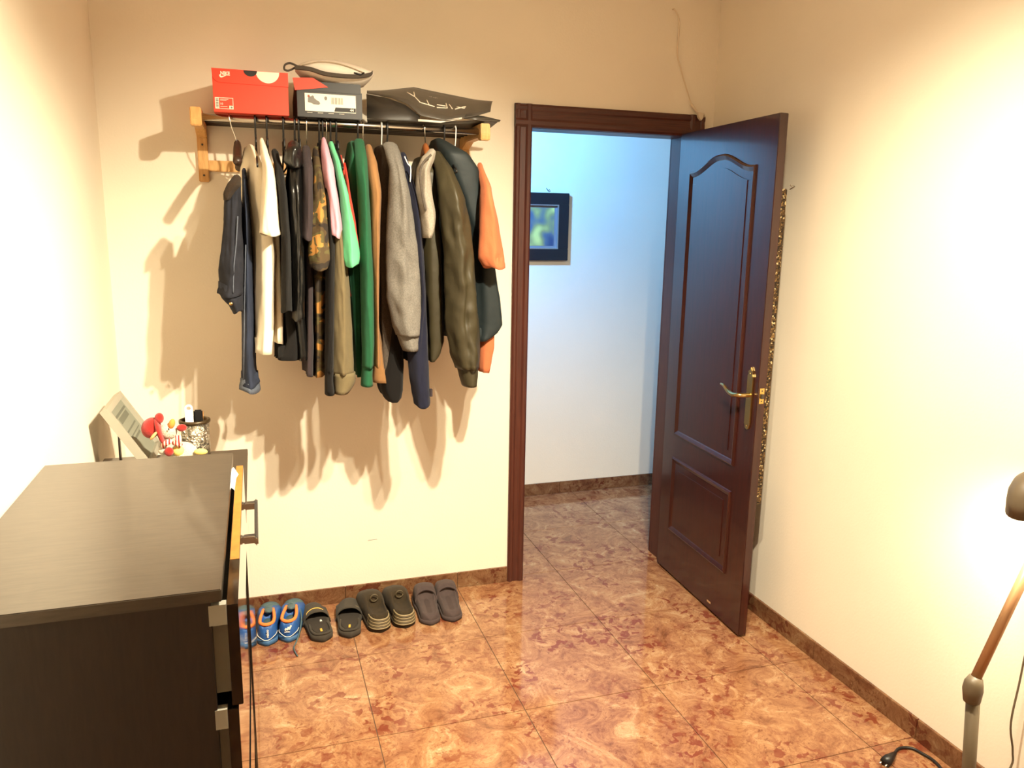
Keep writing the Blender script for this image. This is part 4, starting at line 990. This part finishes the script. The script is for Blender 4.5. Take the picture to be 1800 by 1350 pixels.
def runner(x, y, rz, label):
    s = thing('brown_sneaker', label, 'shoe', (x, y, .001), (0, 0, math.radians(rz)), 'dark brown sneakers by the wall')
    hf = lambda t: .052+.016*smst(.2, .5, t)-.022*smst(.6, .95, t)
    of = lambda t: smst(.05, .12, t)*(1-smst(.40, .52, t))
    shoe_mesh('upper', .285, .106, .086, hf, of, .034, Sx['brown'], s, .020)
    sole_mesh('sole', .285, .106, .086, .024, Sx['black'] if 'black' in Sx else Sx['brown'], s)
    for k in range(7):
        zz = .020+k*.0065; w_ = .045-.001*k
        tube('heel_rib', smoothpath([(-w_, .055, zz), (-w_*.9, .018, zz), (-w_*.5, -.004, zz), (0, -.009, zz), (w_*.5, -.004, zz), (w_*.9, .018, zz), (w_, .055, zz)], 4), .0034, Sx['rib'] if k % 2 else Sx['rib2'], s, 6)
    ellipsoid('footbed', (0, .095, .042), (.030, .062, .008), M['black_plastic'], s)
    ellipsoid('tongue', (0, .175, .078), (.034, .038, .014), Sx['brown'], s, Matrix.Rotation(-.35, 3, 'X'))
    tube('pull_loop', [(.015*math.cos(a), .122, .092+.015*math.sin(a)) for a in [2*math.pi*k/16 for k in range(17)]], .0025, Sx['rib'], s, 6)
    for k in range(3): tube('lace', smoothpath([(-.03, .165+k*.02, .080-k*.006), (0, .168+k*.02, .092-k*.007), (.03, .165+k*.02, .080-k*.006)], 4), .003, Sx['dark'], s, 6)
    return s
runner(-1.575, -.312, 5, 'dark brown sneaker with ribbed heel, left one of its pair')
runner(-1.472, -.305, 3, 'dark brown sneaker with ribbed heel, right one beside the clogs')
def clog(x, y, rz, label):
    s = thing('clog', label, 'clog', (x, y, .001), (0, 0, math.radians(rz)), 'plum-navy clogs by the wall')
    hf = lambda t: .032+.034*smst(.50, .66, t)-.016*smst(.75, 1, t)
    of = lambda t: smst(.03, .09, t)*(1-smst(.58, .66, t))
    shoe_mesh('upper', .275, .096, .078, hf, of, .026, Sx['navy'], s, .014)
    sole_mesh('sole', .275, .096, .078, .020, Sx['navy'], s)
    prism('footbed', [(.033*math.cos(a)*1.0, .10+.088*math.sin(a)) for a in [2*math.pi*k/24 for k in range(24)]], 2, .030, .0405, Sx['navy2'], s, .002)
    tube('strap_edge', smoothpath([(-.046, .150, .030), (-.036, .158, .066), (0, .162, .080), (.036, .158, .066), (.046, .150, .030)], 5), .004, Sx['navy'], s, 8)
    return s
clog(-1.370, -.312, -4, 'plum-grey slip-on clog, left one of its pair')
clog(-1.275, -.310, -4, 'plum-grey slip-on clog nearest the door, right one of its pair')

# ------------------------------------------------------------------ speckled panel hung on the back of the open door
m, nt, b = newmat('mosaic_chips'); N = nt.nodes; L = nt.links
tc = N.new('ShaderNodeTexCoord'); vo = N.new('ShaderNodeTexVoronoi'); vo.inputs['Scale'].default_value = 160; L.new(tc.outputs['Object'], vo.inputs['Vector'])
sp = N.new('ShaderNodeSeparateColor'); L.new(vo.outputs['Color'], sp.inputs[0])
r = ramp(nt, sp.outputs[0], [(0, srgb(40, 28, 18)), (.4, srgb(84, 62, 36)), (.72, srgb(128, 100, 58)), (.93, srgb(214, 196, 150))], 'CONSTANT'); L.new(r.outputs[0], b.inputs['Base Color']); b.inputs['Roughness'].default_value = .3; b.inputs['Metallic'].default_value = .3
bp = N.new('ShaderNodeBump'); bp.inputs['Strength'].default_value = .8; bp.inputs['Distance'].default_value = .003; L.new(vo.outputs['Distance'], bp.inputs['Height']); L.new(bp.outputs[0], b.inputs['Normal']); M['mosaic'] = m
mir = thing('hanging_mirror', 'long speckled mosaic-framed mirror hung behind the open door', 'mirror', door.location, door.rotation_euler)
z0, z1, x0, x1 = .56, 1.775, .42, .716; y0, y1 = LT+.0105, LT+.036
for a0, a1, c0, c1 in ((x1-.045, x1, z0, z1), (x0, x0+.045, z0, z1), (x0+.045, x1-.045, z0, z0+.045), (x0+.045, x1-.045, z1-.045, z1)):
    box('mosaic_border', a0, a1, y0, y1, c0, c1, M['mosaic'], mir, .003)
box('mirror_glass', x0+.044, x1-.044, y0, y0+.006, z0+.044, z1-.044, M['chrome'], mir)
# the room-side handle has no place under the mirror: it sits above it, the lever clears the frame

# nail in the right wall
nl = tube('wall_nail', [(0, 0, 0), (-.022, -.002, .004)], .0025, M['wire'], None, 8); nl.location = (0, -.611, 1.792); tag(nl, 'small bare nail in the right wall near the top of the door', 'nail')

# white cable dangling above the door frame
M['cable'] = mat('white_cable', srgb(222, 205, 180), .6)
cab = thing('hanging_cable', 'white cable hanging from the wall above the door frame corner', 'cable', (0, 0, 0))
tube('wire', smoothpath([(-.238, .002, 2.548), (-.234, -.012, 2.546), (-.212, -.012, 2.515), (-.205, -.010, 2.47), (-.206, -.009, 2.37), (-.190, -.010, 2.32), (-.169, -.010, 2.267), (-.140, -.012, 2.20), (-.122, -.016, 2.155), (-.112, -.022, 2.140)], 5), .003, M['cable'], cab, 7)
tube('sleeve', [(-.128, -.017, 2.165), (-.104, -.027, 2.132)], .0055, M['cable'], cab, 8)
prism('connector', [(-.106, 2.130), (-.080, 2.128), (-.076, 2.110), (-.086, 2.094), (-.100, 2.108)], 1, -.042, -.024, M['cable'], cab, .002)
tube('tie', [(-.086, -.030, 2.126), (-.064, -.026, 2.124), (-.062, -.024, 2.112)], .003, M['cable'], cab, 6)

# small scratch in the plaster
sc_ = box('scratch_mark', -.020, .020, -.0006, .0, -.001, .001, M['print_grey'], None); sc_.location = (-1.562, 0, .272); sc_.rotation_euler = (0, -.06, 0)
tag(sc_, 'short thin dark scratch low on the back wall', 'scratch')

# ------------------------------------------------------------------ framed print in the hall
pic = thing('framed_print', 'black framed abstract print on the blue-lit hall wall', 'picture', (-.45, HY1, 1.62))
M['black_frame'] = mat('black_frame', srgb(26, 26, 32), .35); M['silver'] = mat('silver_slip', srgb(190, 192, 196), .3, .8); M['mount'] = mat('grey_mount', srgb(120, 120, 126), .7)
m, nt, b = newmat('abstract_print'); N = nt.nodes; L = nt.links
tc = N.new('ShaderNodeTexCoord'); mp = N.new('ShaderNodeMapping'); mp.inputs['Rotation'].default_value = (0, .6, 0); L.new(tc.outputs['Object'], mp.inputs[0])
n1 = N.new('ShaderNodeTexNoise'); n1.inputs['Scale'].default_value = 9; n1.inputs['Detail'].default_value = 1; L.new(mp.outputs[0], n1.inputs[0])
r = ramp(nt, n1.outputs[0], [(.3, srgb(44, 58, 96)), (.46, srgb(84, 100, 118)), (.56, srgb(150, 150, 96)), (.66, srgb(206, 206, 120))]); L.new(r.outputs[0], b.inputs['Base Color']); b.inputs['Roughness'].default_value = .4; M['print'] = m
hw, hh = .19, .19
for x0, x1, z0, z1 in ((-hw, hw, hh-.065, hh), (-hw, hw, -hh, -hh+.065), (-hw, -hw+.062, -hh+.065, hh-.065), (hw-.062, hw, -hh+.065, hh-.065)): box('frame_bar', x0, x1, -.03, -.002, z0, z1, M['black_frame'], pic, .002)
iw, ih = hw-.062, hh-.065
for x0, x1, z0, z1 in ((-iw, iw, ih-.006, ih), (-iw, iw, -ih, -ih+.006), (-iw, -iw+.006, -ih+.006, ih-.006), (iw-.006, iw, -ih+.006, ih-.006)): box('slip', x0, x1, -.028, -.004, z0, z1, M['silver'], pic)
box('mount', -iw, iw, -.012, -.003, -ih, ih, M['mount'], pic)
box('print_sheet', -iw+.022, iw-.022, -.0135, -.012, -ih+.018, ih-.018, M['print'], pic)
hk = thing('picture_hook', 'tiny blue hook on the hall wall above the framed print', 'hook', (-.392, HY1, 1.822))
tube('hook', smoothpath([(0, 0, .014), (0, -.008, .010), (.008, -.010, 0), (.016, -.010, .008)], 4), .002, M['slat'], hk, 6)

# ------------------------------------------------------------------ jointed floor lamp at the right edge
M['lamp_grey'] = mat('lamp_grey', srgb(96, 84, 66), .45); M['lamp_tube'] = mat('lamp_bronze', srgb(176, 134, 96), .35, .5)
LY = -1.9
lamp = thing('floor_lamp', 'jointed reading lamp with a dark head standing by the right wall', 'lamp', (0, 0, 0))
a_, b_, c_ = at(1703, 1350, LY), at(1711, 1222, LY), at(1800, 1013, LY)
low = a_+(a_-b_)*((a_.z-.02)/(b_.z-a_.z)); low.z = .02
tube('lower_tube', [low, b_], .0165, M['lamp_grey'], lamp, 14)
j0, j1, j2, j3 = (at(1708, 1232, LY), at(1710, 1212, LY), at(1712, 1200, LY), at(1716, 1190, LY))
tube('collar', [j0, j1, j2, j3], [.020, .024, .022, .016], M['lamp_grey'], lamp, 14)
elb = c_+(c_-j3)*.55
tube('upper_tube', [j3, elb], .0125, M['lamp_tube'], lamp, 12)
tube('elbow', [elb+Vector((0, -.016, 0)), elb+Vector((0, .016, 0))], .022, M['lamp_grey'], lamp, 14)
hc = at(1826, 868, LY)
tube('neck', [elb, hc+Vector((.02, 0, .005))], .010, M['lamp_tube'], lamp, 10)
rings = []
for rr_, zz in ((.004, .062), (.022, .058), (.042, .044), (.052, .022), (.056, .0), (.060, -.035), (.056, -.034), (.050, .0), (.02, .045), (.002, .05)):
    R_ = Matrix.Rotation(-.28, 3, 'Y'); rings.append([hc+R_@Vector((rr_*1.45*math.cos(k*math.pi/14), rr_*math.sin(k*math.pi/14), zz)) for k in range(28)])
loft('lamp_head', rings, M['lamp_grey'], lamp)
spot('lamp_bulb_added', tuple(hc+Vector((.0, 0, -.02))), (.02, hc.y+.10, .45), 34, WARM, 170, 1, .03)  # light added in the head, taken as switched on, to brighten the wall
lathe('base', [(.001, .0), (.12, .0), (.125, .006), (.12, .016), (.03, .026), (.02, .04), (.001, .04)], M['lamp_grey'], lamp, 32, (low.x, low.y, .001))
tube('cord', smoothpath([hc+Vector((.05, .05, -.04)), at(1812, 1080, LY+.06), at(1795, 1185, LY+.07), at(1777, 1270, LY+.07), at(1780, 1320, LY+.07), at(1773, 1355, LY+.07), Vector((-.14, -1.82, .01)), Vector((-.17, -1.88, .006))], 6), .003, M['lamp_grey'], lamp, 6)

# black plug on its lead on the floor
pc = thing('power_plug', 'black plug with its lead lying on the tiles by the skirting', 'plug', (0, 0, 0))
pts = [atz(u_, v_, .006) for u_, v_ in ((1572, 1326), (1577, 1318), (1588, 1314), (1605, 1316), (1622, 1325), (1640, 1336), (1655, 1352), (1668, 1378))]
tube('lead', smoothpath(pts, 5), .0045, M['black_plastic'], pc, 8)
q0, q1 = atz(1573, 1324, .014), atz(1556, 1340, .014)
tube('plug_body', [q0, q0.lerp(q1, .3), q0.lerp(q1, .6), q1], [.006, .010, .015, .016], M['black_plastic'], pc, 10)
d_ = (q1-q0).normalized(); n_ = Vector((-d_.y, d_.x, 0))*.0085
for s in (-1, 1): tube('pin', [q1+n_*s, q1+n_*s+d_*.018], .0025, M['chrome'], pc, 8)
